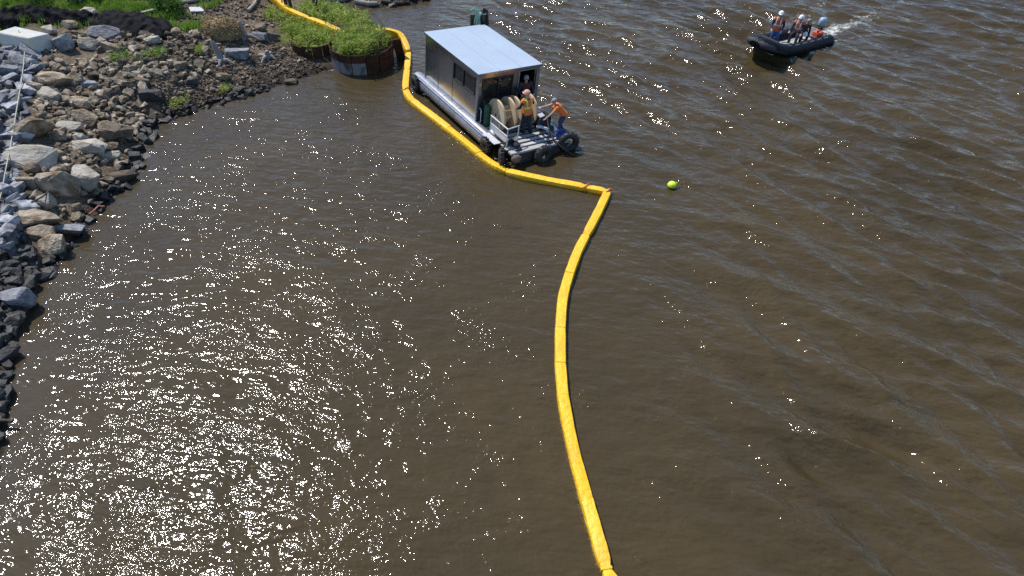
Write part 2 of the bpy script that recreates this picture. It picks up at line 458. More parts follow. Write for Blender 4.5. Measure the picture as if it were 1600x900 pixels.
def getattr_node(nt, name):
    a = nt.nodes.new('ShaderNodeAttribute'); a.attribute_name = name; return a.outputs['Fac']
def math_node(nt, op, a, b=None, clamp=False):
    m = nt.nodes.new('ShaderNodeMath'); m.operation = op; m.use_clamp = clamp
    for i, val in enumerate((a, b)):
        if val is None: continue
        if hasattr(val, 'is_output'): nt.links.new(val, m.inputs[i])
        else: m.inputs[i].default_value = val
    return m.outputs[0]
dirt = ramp(nt, noise(nt, tc.outputs['Object'], 1.4, 8, 0.7), [(0.3, (0.09, 0.068, 0.045)), (0.5, (0.20, 0.155, 0.105)), (0.68, (0.33, 0.265, 0.19))])
dirt = mixc(nt, ramp(nt, noise(nt, tc.outputs['Object'], 9, 4), [(0.4, (0, 0, 0)), (0.65, (1, 1, 1))]), dirt, (0.1, 0.075, 0.05))
colr = mixc(nt, math_node(nt, 'MULTIPLY', getattr_node(nt, 'green'), noise(nt, tc.outputs['Object'], 2.5, 5)), dirt, (0.045, 0.055, 0.02))
colr = mixc(nt, getattr_node(nt, 'wet'), colr, (0.045, 0.034, 0.022))
l.new(colr, p.inputs['Base Color']); p.inputs['Roughness'].default_value = 0.95; p.inputs['Specular IOR Level'].default_value = 0.2
bp = n.new('ShaderNodeBump'); bp.inputs['Distance'].default_value = 0.12
l.new(noise(nt, tc.outputs['Object'], 6, 6, 0.7), bp.inputs['Height']); l.new(bp.outputs[0], p.inputs['Normal'])

# where grass grows: world discs (centre from the layout, radius in metres, density)
GRASS_PX = [(35, 12, 2.2), (90, 14, 2.0), (10, 22, 1.6), (175, 12, 2.2), (230, 8, 2.0), (255, 22, .9), (295, 36, .8), (318, 2, .9),
            (60, -20, 3), (150, -25, 3), (250, -25, 3), (-20, 5, 3), (15, 44, 0.7), (200, 95, 0.45), (240, 92, 0.5), (310, 78, 0.4), (270, 165, 0.35), (300, 150, 0.5)]
WEED_PX = [(434, 30, .6), (455, 48, .75), (470, 62, 0.9), (495, 45, 1.0), (520, 30, 1.1), (545, 30, 1.0), (560, 45, 1.0), (500, 12, 0.9), (480, 22, 0.9)]
GRASS = [(on_ground(u, v), r) for u, v, r in GRASS_PX]
WEED = [(on_ground(u, v), r) for u, v, r in WEED_PX]

ground, GX, GY = grid_mesh('ground', steps(-45, 8, -1400, 9, 0.22), steps(0, 62, -300, 880, 0.22), hgt, gm)
gd = seg_dist(GX, GY, SH); gz = np.empty(GX.size * 3, np.float32); ground.data.vertices.foreach_get('co', gz); gz = gz[2::3].reshape(GX.shape)
grn = np.zeros(GX.shape)
for P, r in GRASS + WEED: grn = np.maximum(grn, 1 - sstep(r * 0.6, r * 1.25, np.hypot(GX - P[0], GY - P[1])))
grn = np.maximum(grn, sstep(52, 60, GY))
attr(ground, 'green', np.clip(grn + 0.35 * fbm(GX, GY, 3, 9) * (grn > 0), 0, 1))
attr(ground, 'wet', 1 - sstep(0.06, 0.3, gz))
tag(ground, kind='structure')

# ------------------------------------------------------------------ boom path (needed for the calm side of the water)
BOOM_LAND = [(404, -26), (432, 0), (455, 20), (482, 32), (508, 42), (534, 53), (553, 62)]
BOOM_HID = [(575, 66), (600, 66), (622, 78)]
BOOM = [(638, 80), (636, 106), (634, 138), (645, 156), (671, 175), (700, 198), (722, 215), (748, 237), (768, 252), (790, 264), (830, 274), (872, 282), (915, 290),
        (950, 297), (934, 330), (917, 363), (903, 390), (890, 425), (880, 462), (876, 510), (876, 565), (880, 615), (889, 665), (902, 722), (918, 780), (933, 832), (948, 886), (966, 925), (990, 985), (1010, 1060)]
BW = np.array([at(u, v, 0.2) for u, v in BOOM])
def river_side(X, Y):
    # > 0 on the open-river side of the boom
    P = np.vstack([BW[:, :2], [[4, -40], [200, -40], [200, 120], [-3, 120]], [[-5.5, 40]]])
    d = seg_dist(X, Y, np.vstack([[[-3, 120], [-5.5, 40]], BW[:, :2], [[4, -40]]])); return np.where(inside(X, Y, P), d, -d)

# ------------------------------------------------------------------ water
wm = bpy.data.materials.new('muddy_river_water'); wm.use_nodes = True
nt = wm.node_tree; n, l = nt.nodes, nt.links; p = n['Principled BSDF']
tc = n.new('ShaderNodeTexCoord'); OBJ = tc.outputs['Object']
def mapped(nt, vec, rot, sc):
    m = nt.nodes.new('ShaderNodeMapping'); m.vector_type = 'TEXTURE'
    m.inputs['Rotation'].default_value = (0, 0, rot); m.inputs['Scale'].default_value = sc
    nt.links.new(vec, m.inputs[0]); return m.outputs[0]
calm, foam, shal = (getattr_node(nt, k) for k in ('calm', 'foam', 'shallow'))
mud = ramp(nt, noise(nt, OBJ, 0.16, 3), [(0.3, (0.048, 0.0350, 0.0155)), (0.7, (0.067, 0.0470, 0.0190))])
mud = mixc(nt, shal, mud, (0.062, 0.049, 0.03))
fn = noise(nt, OBJ, 3.2, 7, 0.75)
fmask = math_node(nt, 'MULTIPLY', math_node(nt, 'SUBTRACT', math_node(nt, 'ADD', foam, fn), 1.0), 5.0, True)
colr = mixc(nt, fmask, mud, (0.72, 0.72, 0.66))
l.new(colr, p.inputs['Base Color'])
l.new(math_node(nt, 'ADD', math_node(nt, 'MULTIPLY', fmask, 0.6), math_node(nt, 'ADD', math_node(nt, 'MULTIPLY', calm, -0.010), 0.068)), p.inputs['Roughness'])
p.inputs['IOR'].default_value = 1.333; p.inputs['Specular IOR Level'].default_value = 0.6
# ripples: fine chop, stretched along the crests
CREST = R(-36)
h1 = noise(nt, mapped(nt, OBJ, CREST, (0.155, 0.092, 0.2)), 1.0, 2.0, 0.55)
h2 = noise(nt, mapped(nt, OBJ, CREST + 0.5, (0.75, 0.36, 0.5)), 1.0, 2.0, 0.5)
h3 = noise(nt, mapped(nt, OBJ, CREST, (1.9, 0.75, 1)), 1.0, 3.0, 0.5)
patch = ramp(nt, noise(nt, OBJ, 0.5, 4), [(0.36, (0.15, 0.15, 0.15)), (0.64, (1, 1, 1))])
hh = math_node(nt, 'ADD', math_node(nt, 'MULTIPLY', math_node(nt, 'MULTIPLY', h1, 0.035), math_node(nt, 'ADD', math_node(nt, 'MULTIPLY', math_node(nt, 'SUBTRACT', 1.0, calm), 0.1), patch)), math_node(nt, 'MULTIPLY', h2, 0.088))
hh = math_node(nt, 'ADD', hh, math_node(nt, 'MULTIPLY', math_node(nt, 'MULTIPLY', h3, 0.20), math_node(nt, 'SUBTRACT', 1.0, calm)))
bp = n.new('ShaderNodeBump'); bp.inputs['Distance'].default_value = 1.0
l.new(hh, bp.inputs['Height']); l.new(bp.outputs[0], p.inputs['Normal'])

def swell(X, Y):
    side = river_side(X, Y)
    near = sstep(0.0, 8.0, side) * 0.85 + 0.15
    Xw = X + 0.5 * fbm(X, Y, 0.35, 21, 2); Yw = Y + 0.5 * fbm(X, Y, 0.4, 22, 2)
    z = np.zeros(X.shape); g = np.random.default_rng(4)
    for k in range(34):
        lam = 0.62 + 2.0 * g.random() ** 1.4; q = CREST + math.pi / 2 + g.normal(0, 0.36)
        a = 0.0136 * lam ** 0.9
        ph = 2 * math.pi / lam * (Xw * math.cos(q) + Yw * math.sin(q)) + g.uniform(0, 6.28)
        s = np.sin(ph)
        z += a * (s - 0.32 * np.sin(2 * ph) - 0.16 * np.cos(2 * ph))
    env = 0.75 + 0.45 * fbm(X, Y, 0.45, 31, 2) * 0.7
    fade = 1 - sstep(60, 110, np.hypot(X, Y - 20))
    return z * near * env * fade

water, WX, WY = grid_mesh('river_water', steps(-22, 34, -2500, 2500, 0.11), steps(4, 50, -400, 3000, 0.11), swell, wm)
side = river_side(WX, WY)
attr(water, 'calm', 1 - sstep(-0.5, 6, side))
tag(water, kind='structure')

# ------------------------------------------------------------------ rocks
def rock_mesh(name, seed, flat=0.7, npts=15, bev=0.05, angular=False):
    g = np.random.default_rng(seed)
    bm = bmesh.new()
    if angular:   # split stone: a skewed block with a corner or two broken off
        sk = g.normal(0, .16, (3, 3)) + np.eye(3)
        for k in range(8):
            c = np.array([k & 1, k >> 1 & 1, k >> 2 & 1]) - .5
            if k in (g.integers(8), g.integers(8)):
                for ax in range(3): d = c.copy(); d[ax] *= g.uniform(-.3, .4); bm.verts.new(sk @ d)
            else: bm.verts.new(sk @ (c * g.uniform(.6, .95, 3)))
    for k in range(0 if angular else npts):
        v = g.normal(size=3); v /= np.linalg.norm(v)
        v = np.sign(v) * np.abs(v) ** 0.72
        v *= g.uniform(0.85, 1.05)
        bm.verts.new((v[0] * 0.5, v[1] * 0.5, v[2] * 0.5))
    r = bmesh.ops.convex_hull(bm, input=bm.verts)
    junk = [e for e in r['geom_interior'] + r['geom_unused'] if isinstance(e, bmesh.types.BMVert)]
    bmesh.ops.delete(bm, geom=list(set(junk)), context='VERTS')
    bmesh.ops.dissolve_limit(bm, angle_limit=0.22, verts=bm.verts, edges=bm.edges)
    if bev: bmesh.ops.bevel(bm, geom=list(bm.edges), offset=bev, segments=1, profile=0.5, affect='EDGES')
    bmesh.ops.triangulate(bm, faces=bm.faces)
    for v in bm.verts: v.co += Vector(g.normal(0, 0.008 if angular else 0.015, 3))
    bmesh.ops.recalc_face_normals(bm, faces=bm.faces)
    me = bpy.data.meshes.new(name); bm.to_mesh(me); bm.free()
    return me
KINDS = ('rock_tan', 'rock_pale', 'rock_grey', 'rock_dark', 'rock_brown')
ROCKS = {}
for k in KINDS:
    ROCKS[k] = []
    for i in range(6):
        me = rock_mesh(k, 100 + i * 7 + hash(k) % 1 + KINDS.index(k) * 50, npts=(15 if i % 2 else 19), angular=(k in ('rock_grey', 'rock_dark') and i % 3 > 0), bev=0.035)
        me.materials.append(M[k]); ROCKS[k].append(me)

def rock(kind, P, size, rot, label, group=None, var=None):
    me = ROCKS[kind][var if var is not None else random.randrange(6)]
    o = bpy.data.objects.new('rock', me); COL.objects.link(o)
    o.location = P; o.scale = size; o.rotation_euler = rot
    return tag(o, label, 'rock', group)

HERO = [  # u, v, width px, height px, kind, tilt, label
    (100, 70, 36, 26, 'rock_grey', -0.5, 'flat dark grey slab leaning beside the white block'),
    (80, 48, 24, 13, 'rock_pale', 0.1, 'small pale stone right behind the white block'),
    (138, 21, 32, 17, 'rock_pale', 0.15, 'whitish beige boulder behind the black fabric, below the concrete block'),
    (166, 53, 46, 24, 'rock_grey', 0.1, 'large grey boulder against the front of the black fabric heap'),
    (240, 63, 30, 15, 'rock_pale', -0.15, 'pale grey stone at the right front foot of the black fabric heap'),
    (176, 76, 40, 15, 'rock_tan', 0.1, 'flat pinkish tan stone below the large grey boulder'),
    (140, 70, 32, 18, 'rock_pale', 0.2, 'light stone between the grey slab and the grey boulder'),
    (112, 40, 26, 14, 'rock_tan', 0.0, 'brown stone tucked under the left fabric strip'),
    (88, 125, 48, 24, 'rock_tan', 0.15, 'long tan grey rock beside the yellowish stone'),
    (121, 124, 24, 20, 'rock_tan', -0.1, 'yellowish tan stone at the right end of the long tan grey rock'),
    (82, 149, 40, 22, 'rock_pale', 0.1, 'pale tan domed rock below the long tan grey rock'),
    (58, 138, 24, 22, 'rock_tan', 0.0, 'squat tan stone beside the grey riprap, left of the domed rock'),
    (126, 161, 40, 18, 'rock_tan', 0.0, 'orange tan boulder topmost of the tan stones near the beach'),
    (141, 133, 22, 13, 'rock_grey', 0.0, 'small grey stone on gravel right of the yellowish stone'),
    (52, 204, 62, 36, 'rock_tan', -0.45, 'big tan slab tipped up on its edge'),
    (111, 199, 38, 18, 'rock_pale', 0.0, 'flat pale stone right of the tipped tan slab'),
    (137, 186, 40, 24, 'rock_tan', 0.2, 'speckled tan rock above the flat pale stone'),
    (144, 231, 52, 30, 'rock_pale', 0.1, 'wide pale boulder overhanging a dark gap'),
    (52, 247, 76, 26, 'rock_pale', 0.05, 'long pale rock crossing under the rope'),
    (95, 213, 24, 18, 'rock_tan', 0.3, 'tan stone between the tipped slab and the wide boulder'),
    (122, 216, 28, 17, 'rock_pale', 0.1, 'whitish rounded stone above the wide pale boulder'),
    (97, 287, 58, 48, 'rock_tan', 0.45, 'biggest tan boulder with a cracked sloping face'),
    (139, 279, 40, 48, 'rock_pale', 0.5, 'pale slab leaning at the right of the biggest tan boulder'),
    (46, 286, 32, 26, 'rock_tan', 0.0, 'blocky tan stone left of the biggest tan boulder'),
    (50, 263, 26, 19, 'rock_brown', 0.0, 'brown stone under the long pale rock'),
    (78, 316, 28, 28, 'rock_pale', 0.2, 'pale stone under the lower left of the biggest tan boulder'),
    (60, 342, 64, 27, 'rock_tan', 0.1, 'long orange tan rock above the dark hollow'),
    (65, 362, 46, 24, 'rock_tan', 0.0, 'tan topped rock just under the long orange tan rock'),
    (89, 383, 38, 36, 'rock_tan', -0.2, 'tan boulder standing alone at the waterline'),
    (114, 359, 26, 26, 'rock_grey', 0.1, 'blue grey cube shaped stone at the water edge'),
    (27, 465, 58, 38, 'rock_grey', -0.15, 'dark grey slab sloping into the water at the left edge'),
    (184, 211, 54, 36, 'rock_brown', 0.3, 'dark brown flat slab by the water right of the wide pale boulder'),
    (190, 276, 46, 22, 'rock_brown', 0.15, 'reddish flat slab half in the water'),
    (178, 244, 26, 18, 'rock_pale', 0.0, 'small pale stone between the dark slab and the water'),
    (176, 228, 22, 12, 'rock_tan', 0.0, 'small tan stone against the dark brown slab'),
    (10, 113, 24, 22, 'rock_grey', 0.1, 'grey block with a bright top at the left edge'),
    (22, 78, 34, 20, 'rock_grey', -0.3, 'blue grey broken slab in front of the white block'),
    (52, 88, 30, 18, 'rock_grey', 0.4, 'grey bar shaped stone right of the rope below the white block'),
    (370, 85, 30, 17, 'rock_grey', 0.0, 'grey rounded boulder on the beach between the two stumps'),
    (362, 54, 26, 18, 'rock_dark', 0.0, 'dark boulder in the shade of the straw mound'),
    (408, 58, 22, 15, 'rock_grey', 0.0, 'grey boulder left of the dark capped boulder by the weeds'),
    (427, 58, 25, 19, 'rock_brown', 0.1, 'dark capped boulder at the left edge of the weeds'),
    (407, 43, 20, 14, 'rock_brown', 0.0, 'brown boulder at the top left of the weeds'),
    (284, 104, 24, 16, 'rock_brown', 0.0, 'brown boulder on open gravel right of the grass tufts'),
    (350, 120, 24, 15, 'rock_tan', 0.0, 'tan stone on the beach below the left stump'),
    (301, 128, 24, 17, 'rock_dark', 0.0, 'dark boulder on the beach close to the water'),
    (235, 150, 30, 18, 'rock_dark', 0.0, 'black boulder right of the orange tan boulder'),
    (222, 128, 26, 16, 'rock_brown', 0.0, 'brown boulder above the black boulder'),
    (455, 128, 24, 10, 'rock_tan', 0.0, 'low tan stone awash at the beach corner'),
]
placed = []
for i, (u, v, wp, hp, kind, tilt, lab) in enumerate(HERO):
    P = on_ground(u, v + hp * 0.22); dist = np.linalg.norm(P - CAM)
    w = wp * dist / FPX * .92; h = hp * dist / FPX * .95
    sz = (w * 1.1, max(w * 0.62, h * 0.8), max(h * 0.95, 0.4 * w))
    rock(kind, (P[0], P[1], P[2] + sz[2] * 0.24), sz, (random.uniform(-.15, .15), tilt, random.uniform(-.3, .3)), lab, var=i % 6)
    placed.append((P[0], P[1], w * 0.52))
REF = [  # short names of the boulders, in the order of HERO
    'flat dark grey slab', 'pale stone behind the white block', 'whitish boulder behind the fabric', 'large grey boulder by the fabric', 'pale stone at the fabric end',
    'flat pinkish stone', 'light stone beside the grey slab', 'brown stone under the fabric', 'long tan grey rock', 'yellowish stone', 'pale tan domed rock', 'squat tan stone',
    'orange tan boulder', 'small grey stone on gravel', 'tipped tan slab', 'flat pale stone', 'speckled tan rock', 'wide pale boulder', 'long pale rock under the rope', 'tan stone beside the tipped slab',
    'whitish rounded stone', 'biggest tan boulder', 'leaning pale slab', 'blocky tan stone', 'brown stone under the pale rock', 'pale stone below the biggest boulder', 'long orange tan rock',
    'tan topped rock', 'tan boulder at the waterline', 'blue grey cube stone', 'dark slab at the left edge', 'dark brown flat slab', 'reddish flat slab', 'small pale waterside stone', 'small tan waterside stone',
    'bright topped grey block', 'blue grey broken slab', 'grey bar shaped stone', 'grey beach boulder between the stumps', 'dark boulder by the straw mound', 'grey boulder by the weeds', 'dark capped boulder',
    'brown boulder above the weeds', 'brown boulder on the gravel', 'tan stone below the left stump', 'dark boulder near the water', 'black boulder', 'brown boulder above the black one', 'low tan stone awash']
TAKEN = {}
ORD = ['next', 'second', 'third', 'fourth', 'fifth', 'sixth', 'seventh', 'eighth', 'ninth', 'tenth', 'eleventh', 'twelfth', 'thirteenth', 'fourteenth', 'fifteenth', 'sixteenth', 'seventeenth', 'eighteenth', 'nineteenth', 'twentieth', 'twenty first', 'twenty second', 'twenty third', 'twenty fourth']
def to_px(P):
    q = np.array(P, float) - CAM; d = q @ fw
    return 800 + FPX * (q @ rt) / d, 450 - FPX * (q @ up) / d
def name_stones(stones):
    # label every scattered stone by the nearest named boulder, the side it lies on and its rank outwards
    todo = {}
    for o, tone, s in stones:
        u, v = to_px(o.location); k = min(range(len(HERO)), key=lambda i: (HERO[i][0] - u) ** 2 + 2 * (HERO[i][1] - v) ** 2)
        du, dv = u - HERO[k][0], v - HERO[k][1]
        side = ('right of' if du > 0 else 'left of') if abs(du) > 1.2 * abs(dv) else ('below' if dv > 0 else 'above')
        todo.setdefault((k, side, tone), []).append((math.hypot(du, dv), o))
    for (k, side, tone), L in todo.items():
        for i, (_, o) in enumerate(sorted(L, key=lambda e: e[0])):
            o['label'] = f'{ORD[min(i, len(ORD) - 1)]} {tone} stone {side} the {REF[k]}'
SCATTER = []

# scattered rubble: four kinds, each by where it lies
ZONES = [
    ('rock_grey', [(-30, 70), (60, 78), (50, 120), (38, 200), (26, 250), (30, 300), (46, 330), (36, 380), (5, 400), (-40, 400)], 92, (0.30, 0.72),
     'blue grey broken stone in the riprap by the rope at the left edge', 'blue grey riprap stones by the rope'),
    ('rock_tan', [(60, 85), (215, 70), (235, 120), (225, 185), (205, 250), (165, 300), (120, 350), (50, 330), (40, 240), (60, 130)], 66, (0.24, 0.52),
     'loose tan stone among the larger boulders on the left bank', 'loose tan stones on the left bank'),
    ('rock_dark', [(-15, 395), (60, 395), (58, 430), (35, 480), (15, 560), (4, 690), (-30, 720)], 46, (0.25, 0.6),
     'dark wet stone at the waterline below the riprap', 'dark wet stones along the left waterline'),
    ('rock_brown', [(225, 85), (330, 70), (430, 75), (500, 112), (420, 136), (300, 170), (240, 186)], 48, (0.16, 0.36),
     'small brown cobble on the gravel beach left of the rusted rings', 'brown cobbles on the gravel beach'),
]
def pts_in(poly_px, n, rmin, dz=0.0):
    W = np.array([on_ground(u, v)[:2] for u, v in poly_px])
    lo, hi = W.min(0), W.max(0)
    X = rng.uniform(lo[0], hi[0], n * 12); Y = rng.uniform(lo[1], hi[1], n * 12)
    k = inside(X, Y, W); return np.stack([X[k], Y[k]], 1)
for kind, poly, cnt, (s0, s1), lab, grp in ZONES:
    C = pts_in(poly, 260, 0); got = 0
    for x, y in C:
        if got >= cnt: break
        s = s0 + (s1 - s0) * random.random() ** 1.6
        if any((x - a) ** 2 + (y - b) ** 2 < (r * 0.85 + s * 0.42) ** 2 for a, b, r in placed): continue
        z = float(hgt(x, y))
        if z < -0.12: continue
        placed.append((x, y, s * 0.45))
        sz = (s * random.uniform(.9, 1.35), s * random.uniform(.7, 1.0), s * random.uniform(.45, .8))
        o = rock(kind, (x, y, z + sz[2] * 0.22), sz, (random.uniform(-.5, .5), random.uniform(-.5, .5), random.uniform(0, 6.28)), lab, grp)
        SCATTER.append((o, {'rock_grey': 'loose blue grey', 'rock_tan': 'loose tan', 'rock_dark': 'wet black', 'rock_brown': 'small brown'}[kind], s))
        got += 1
name_stones(SCATTER)

# rubble too small or too many to be single stones
def rubble(name, m, polys, count, s0, s1, label, seed, zmin=-0.15, lift=0.2):
    g = np.random.default_rng(seed)
    base = []
    for k in range(8):
        me = rock_mesh('tmp', 900 + seed * 10 + k, npts=9, bev=0, angular=seed in (1, 3) or k % 3 > 0)
        V = np.array([v.co[:] for v in me.vertices]); T = np.array([p.vertices[:] for p in me.polygons]); base.append((V, T))
        bpy.data.meshes.remove(me)
    C = np.vstack([pts_in(pl, int(count * 1.2 * f), 0)[:int(count * f)] for pl, f in polys])
    Z = hgt(C[:, 0], C[:, 1]); ok = (Z > zmin) & (fbm(C[:, 0], C[:, 1], 1.6, seed + 60, 3) + g.uniform(-.5, .5, len(C)) > -.28); C, Z = C[ok], Z[ok]
    VV, TT = [], []; off = 0
    for i, (x, y) in enumerate(C):
        V, T = base[i % 8]; s = s0 + (s1 - s0) * g.random() ** 2.2
        q = g.uniform(0, 6.28); c, sn = math.cos(q), math.sin(q)
        tq = g.uniform(-.6, .6); ct, st = math.cos(tq), math.sin(tq)
        D = V * [s * g.uniform(.8, 1.4), s * g.uniform(.7, 1.1), s * g.uniform(.4, .8)]
        D = np.stack([D[:, 0] * ct + D[:, 2] * st, D[:, 1], -D[:, 0] * st + D[:, 2] * ct], 1)
        D = np.stack([D[:, 0] * c - D[:, 1] * sn, D[:, 0] * sn + D[:, 1] * c, D[:, 2]], 1) + [x, y, Z[i] + s * lift]
        VV.append(D); TT.append(T + off); off += len(V)
    o = fast_mesh(name, np.vstack(VV), np.vstack(TT), wet_band(island_tone(m, 0.3, 1.35)))
    return tag(o, label, name.replace('_', ' '), kind='stuff')
ZP = {z[0]: z[1] for z in ZONES}
rubble('riprap_rubble', mat('grey_rubble', (0.10, 0.104, 0.115), (0.33, 0.34, 0.36), 0.8, scale=2.6, detail=2, lo=0.42, hi=0.6, bump=0.02, bscale=9), [(ZP['rock_grey'], 1.0)], 800, 0.2, 0.66, 'small blue grey rubble filling the riprap at the left edge', 1)
rubble('tan_rubble', mat('tan_rubble', (0.12, 0.092, 0.062), (0.42, 0.35, 0.26), 0.9, scale=2.8, detail=2, lo=0.40, hi=0.62, bump=0.02, bscale=9, spec=0.2), [(ZP['rock_tan'], 0.6), ([(100, 55), (330, 55), (345, 110), (230, 150), (120, 120)], 0.4)], 2300, 0.07, 0.40, 'small tan and brown rubble between the boulders of the left bank', 2)
rubble('dark_rubble', mat('dark_rubble', (0.018, 0.017, 0.016), (0.075, 0.07, 0.065), 0.75, scale=2.6, detail=2, lo=0.42, hi=0.6, bump=0.02, bscale=9), [(ZP['rock_dark'], 0.75), ([(590, 14), (660, 6), (690, -20), (600, -20)], 0.2), ([(60, 430), (98, 385), (170, 300), (205, 255), (232, 185), (300, 165), (420, 132), (425, 142), (305, 181), (248, 196), (224, 264), (186, 310), (110, 408), (74, 442)], 0.6)], 900, 0.1, 0.4, 'small dark wet rubble along the left waterline', 3)
rubble('beach_gravel', mat('beach_gravel', (0.07, 0.052, 0.036), (0.33, 0.26, 0.185), 0.95, scale=3.4, detail=2, lo=0.38, hi=0.64, spec=0.2), [([(200, 75), (330, 62), (430, 72), (520, 112), (420, 140), (300, 175), (215, 230)], 0.75), ([(280, 0), (430, 10), (430, 75), (280, 90)], 0.25)], 6500, 0.03, 0.17, 'brown gravel and small cobbles covering the beach', 4)

# hewn white block at the top of the rope
P = on_ground(45, 78); dist = np.linalg.norm(P - CAM)
b = MB(Matrix.Translation(Vector(P) + Vector((0, 0, 0.32))) @ Euler((R(-8), R(4), R(-10))).to_matrix().to_4x4() @ Matrix.Scale(.9, 4))
b.add([(-.95, -.5, -.5), (.95, -.55, -.5), (1.05, .5, -.5), (-.8, .6, -.5), (-1.0, -.42, .42), (.72, -.5, .46), (.98, .48, .46), (-.78, .5, .5)],
      [(3, 2, 1, 0), (4, 5, 6, 7), (0, 1, 5, 4), (1, 2, 6, 5), (2, 3, 7, 6), (3, 0, 4, 7)])
tag(b.build('stone_block', M['white_block'], bevel=0.05), 'big hewn white stone block at the upper end of the rope', 'stone block')

# rope over the riprap
pts = [on_ground(u, v, 0.35) for u, v in ((40, 58), (39, 76), (37, 100), (33, 130), (27, 165), (22, 195), (16, 230), (9, 265), (3, 298), (-8, 340))]
pts[0] = np.array(P) + [-.12, 0.1, .80]
tag(MB().tube(pts, 0.02, 6).build('rope', M['rope']), 'thin pale rope running from the white block down over the riprap', 'rope')

# ------------------------------------------------------------------ black fabric
def fabric(path_px, width, height, seed, label):
    g = np.random.default_rng(seed)
    P = [on_ground(u, v) for u, v in path_px]
    Pd = []
    for a, c in zip(P[:-1], P[1:]):
        for k in range(8): Pd.append(a + (c - a) * k / 8)
    Pd.append(P[-1]); Pd = np.array(Pd); rings = []
    N = 18
    for i, q in enumerate(Pd):
        t = Pd[min(i + 1, len(Pd) - 1)] - Pd[max(i - 1, 0)]; t[2] = 0; t /= np.linalg.norm(t)
        s = np.array([-t[1], t[0], 0])
        e = min(1.0, (i + 0.6) / 4, (len(Pd) - i - 0.4) / 4) ** 0.5
        wv = np.interp(i / (len(Pd) - 1), np.linspace(0, 1, len(width)), width) * (0.6 + .4 * e)
        hv = np.interp(i / (len(Pd) - 1), np.linspace(0, 1, len(height)), height) * e
        ring = []
        for j in range(N):
            f = j / (N - 1) * 2 - 1
            xy = q + s * f * wv * 0.5
            zb = float(hgt(xy[0], xy[1]))
            wr = 1.1 - 1.5 * abs(math.sin(i * 0.32 + f * 4.2 + seed)) - 0.9 * abs(math.sin(i * .75 - f * 3.1 + seed * 2)) + 0.35 * g.normal()
            prof = max(0.0, 1 - abs(f) ** 2.2)
            ring.append((xy[0] + 0.03 * wr, xy[1], zb + 0.015 + hv * prof + 0.10 * wr * (0.2 + prof)))
        rings.append(ring)
    b = MB(); b.rings(rings, False, True, False)
    o = b.build('black_fabric', M['tarp'])
    m = o.modifiers.new('thick', 'SOLIDIFY'); m.thickness = 0.012
    m = o.modifiers.new('sub', 'SUBSURF'); m.levels = m.render_levels = 1
    return tag(o, label, 'fabric')
fabric([(-25, 40), (10, 36), (45, 28), (80, 30), (120, 34), (152, 33)], [1.6, 1.6, 1.2, 1.2, 1.1], [.55, .6, .5, .5, .45], 3, 'wrinkled black fabric strip lying along the grass at the left')
fabric([(140, 38), (170, 34), (205, 40), (240, 47), (268, 60)], [.9, 1.9, 2.2, 2.0, 1.2], [.3, .42, .5, .42, .25], 8, 'bulky heap of black fabric behind the large grey boulder')

# ------------------------------------------------------------------ vegetation
def blades(name, m, spots, dens, h0, h1, label, seed, cat='grass', wid=0.02, lean=0.35, zoff=None):
    g = np.random.default_rng(seed); V = []; T = []; k = 0
    for (P, r) in spots:
        nb = int(dens * r * r)
        for _ in range(nb):
            q = g.uniform(0, 6.28); rr = r * math.sqrt(g.random()) * g.uniform(.8, 1.1)
            V.append((P[0] + rr * math.cos(q), P[1] + rr * math.sin(q), P[2]))
    C = np.array(V); z = hgt(C[:, 0], C[:, 1]) if zoff is None else C[:, 2]
    ok = z > 0.06 if zoff is None else z > -9; C = C[ok]; z = z[ok]
    clump = 0.5 + 0.5 * fbm(C[:, 0], C[:, 1], 4.2, seed + 3, 2); keep = g.random(len(C)) < np.clip((clump - .25) * 2.2, 0.03, 1)
    C, z, clump = C[keep], z[keep], np.clip(clump[keep], .2, 1.1)
    nb = len(C); h = (h0 + (h1 - h0) * g.random(nb)) * (0.6 + 0.6 * clump)
    q = g.uniform(0, 6.28, nb); L = g.uniform(0.1, 1, nb) * lean * h; dr = g.uniform(0, 6.28, nb)
    w = wid * g.uniform(.6, 1.5, nb)
    b0 = np.stack([C[:, 0] - w * np.cos(q), C[:, 1] - w * np.sin(q), z - .02], 1)
    b1 = np.stack([C[:, 0] + w * np.cos(q), C[:, 1] + w * np.sin(q), z - .02], 1)
    tp = np.stack([C[:, 0] + L * np.cos(dr), C[:, 1] + L * np.sin(dr), z + h], 1)
    VV = np.stack([b0, b1, tp], 1).reshape(-1, 3)
    o = fast_mesh(name, VV, np.arange(nb * 3).reshape(-1, 3), m)
    return tag(o, label, cat, kind='stuff')

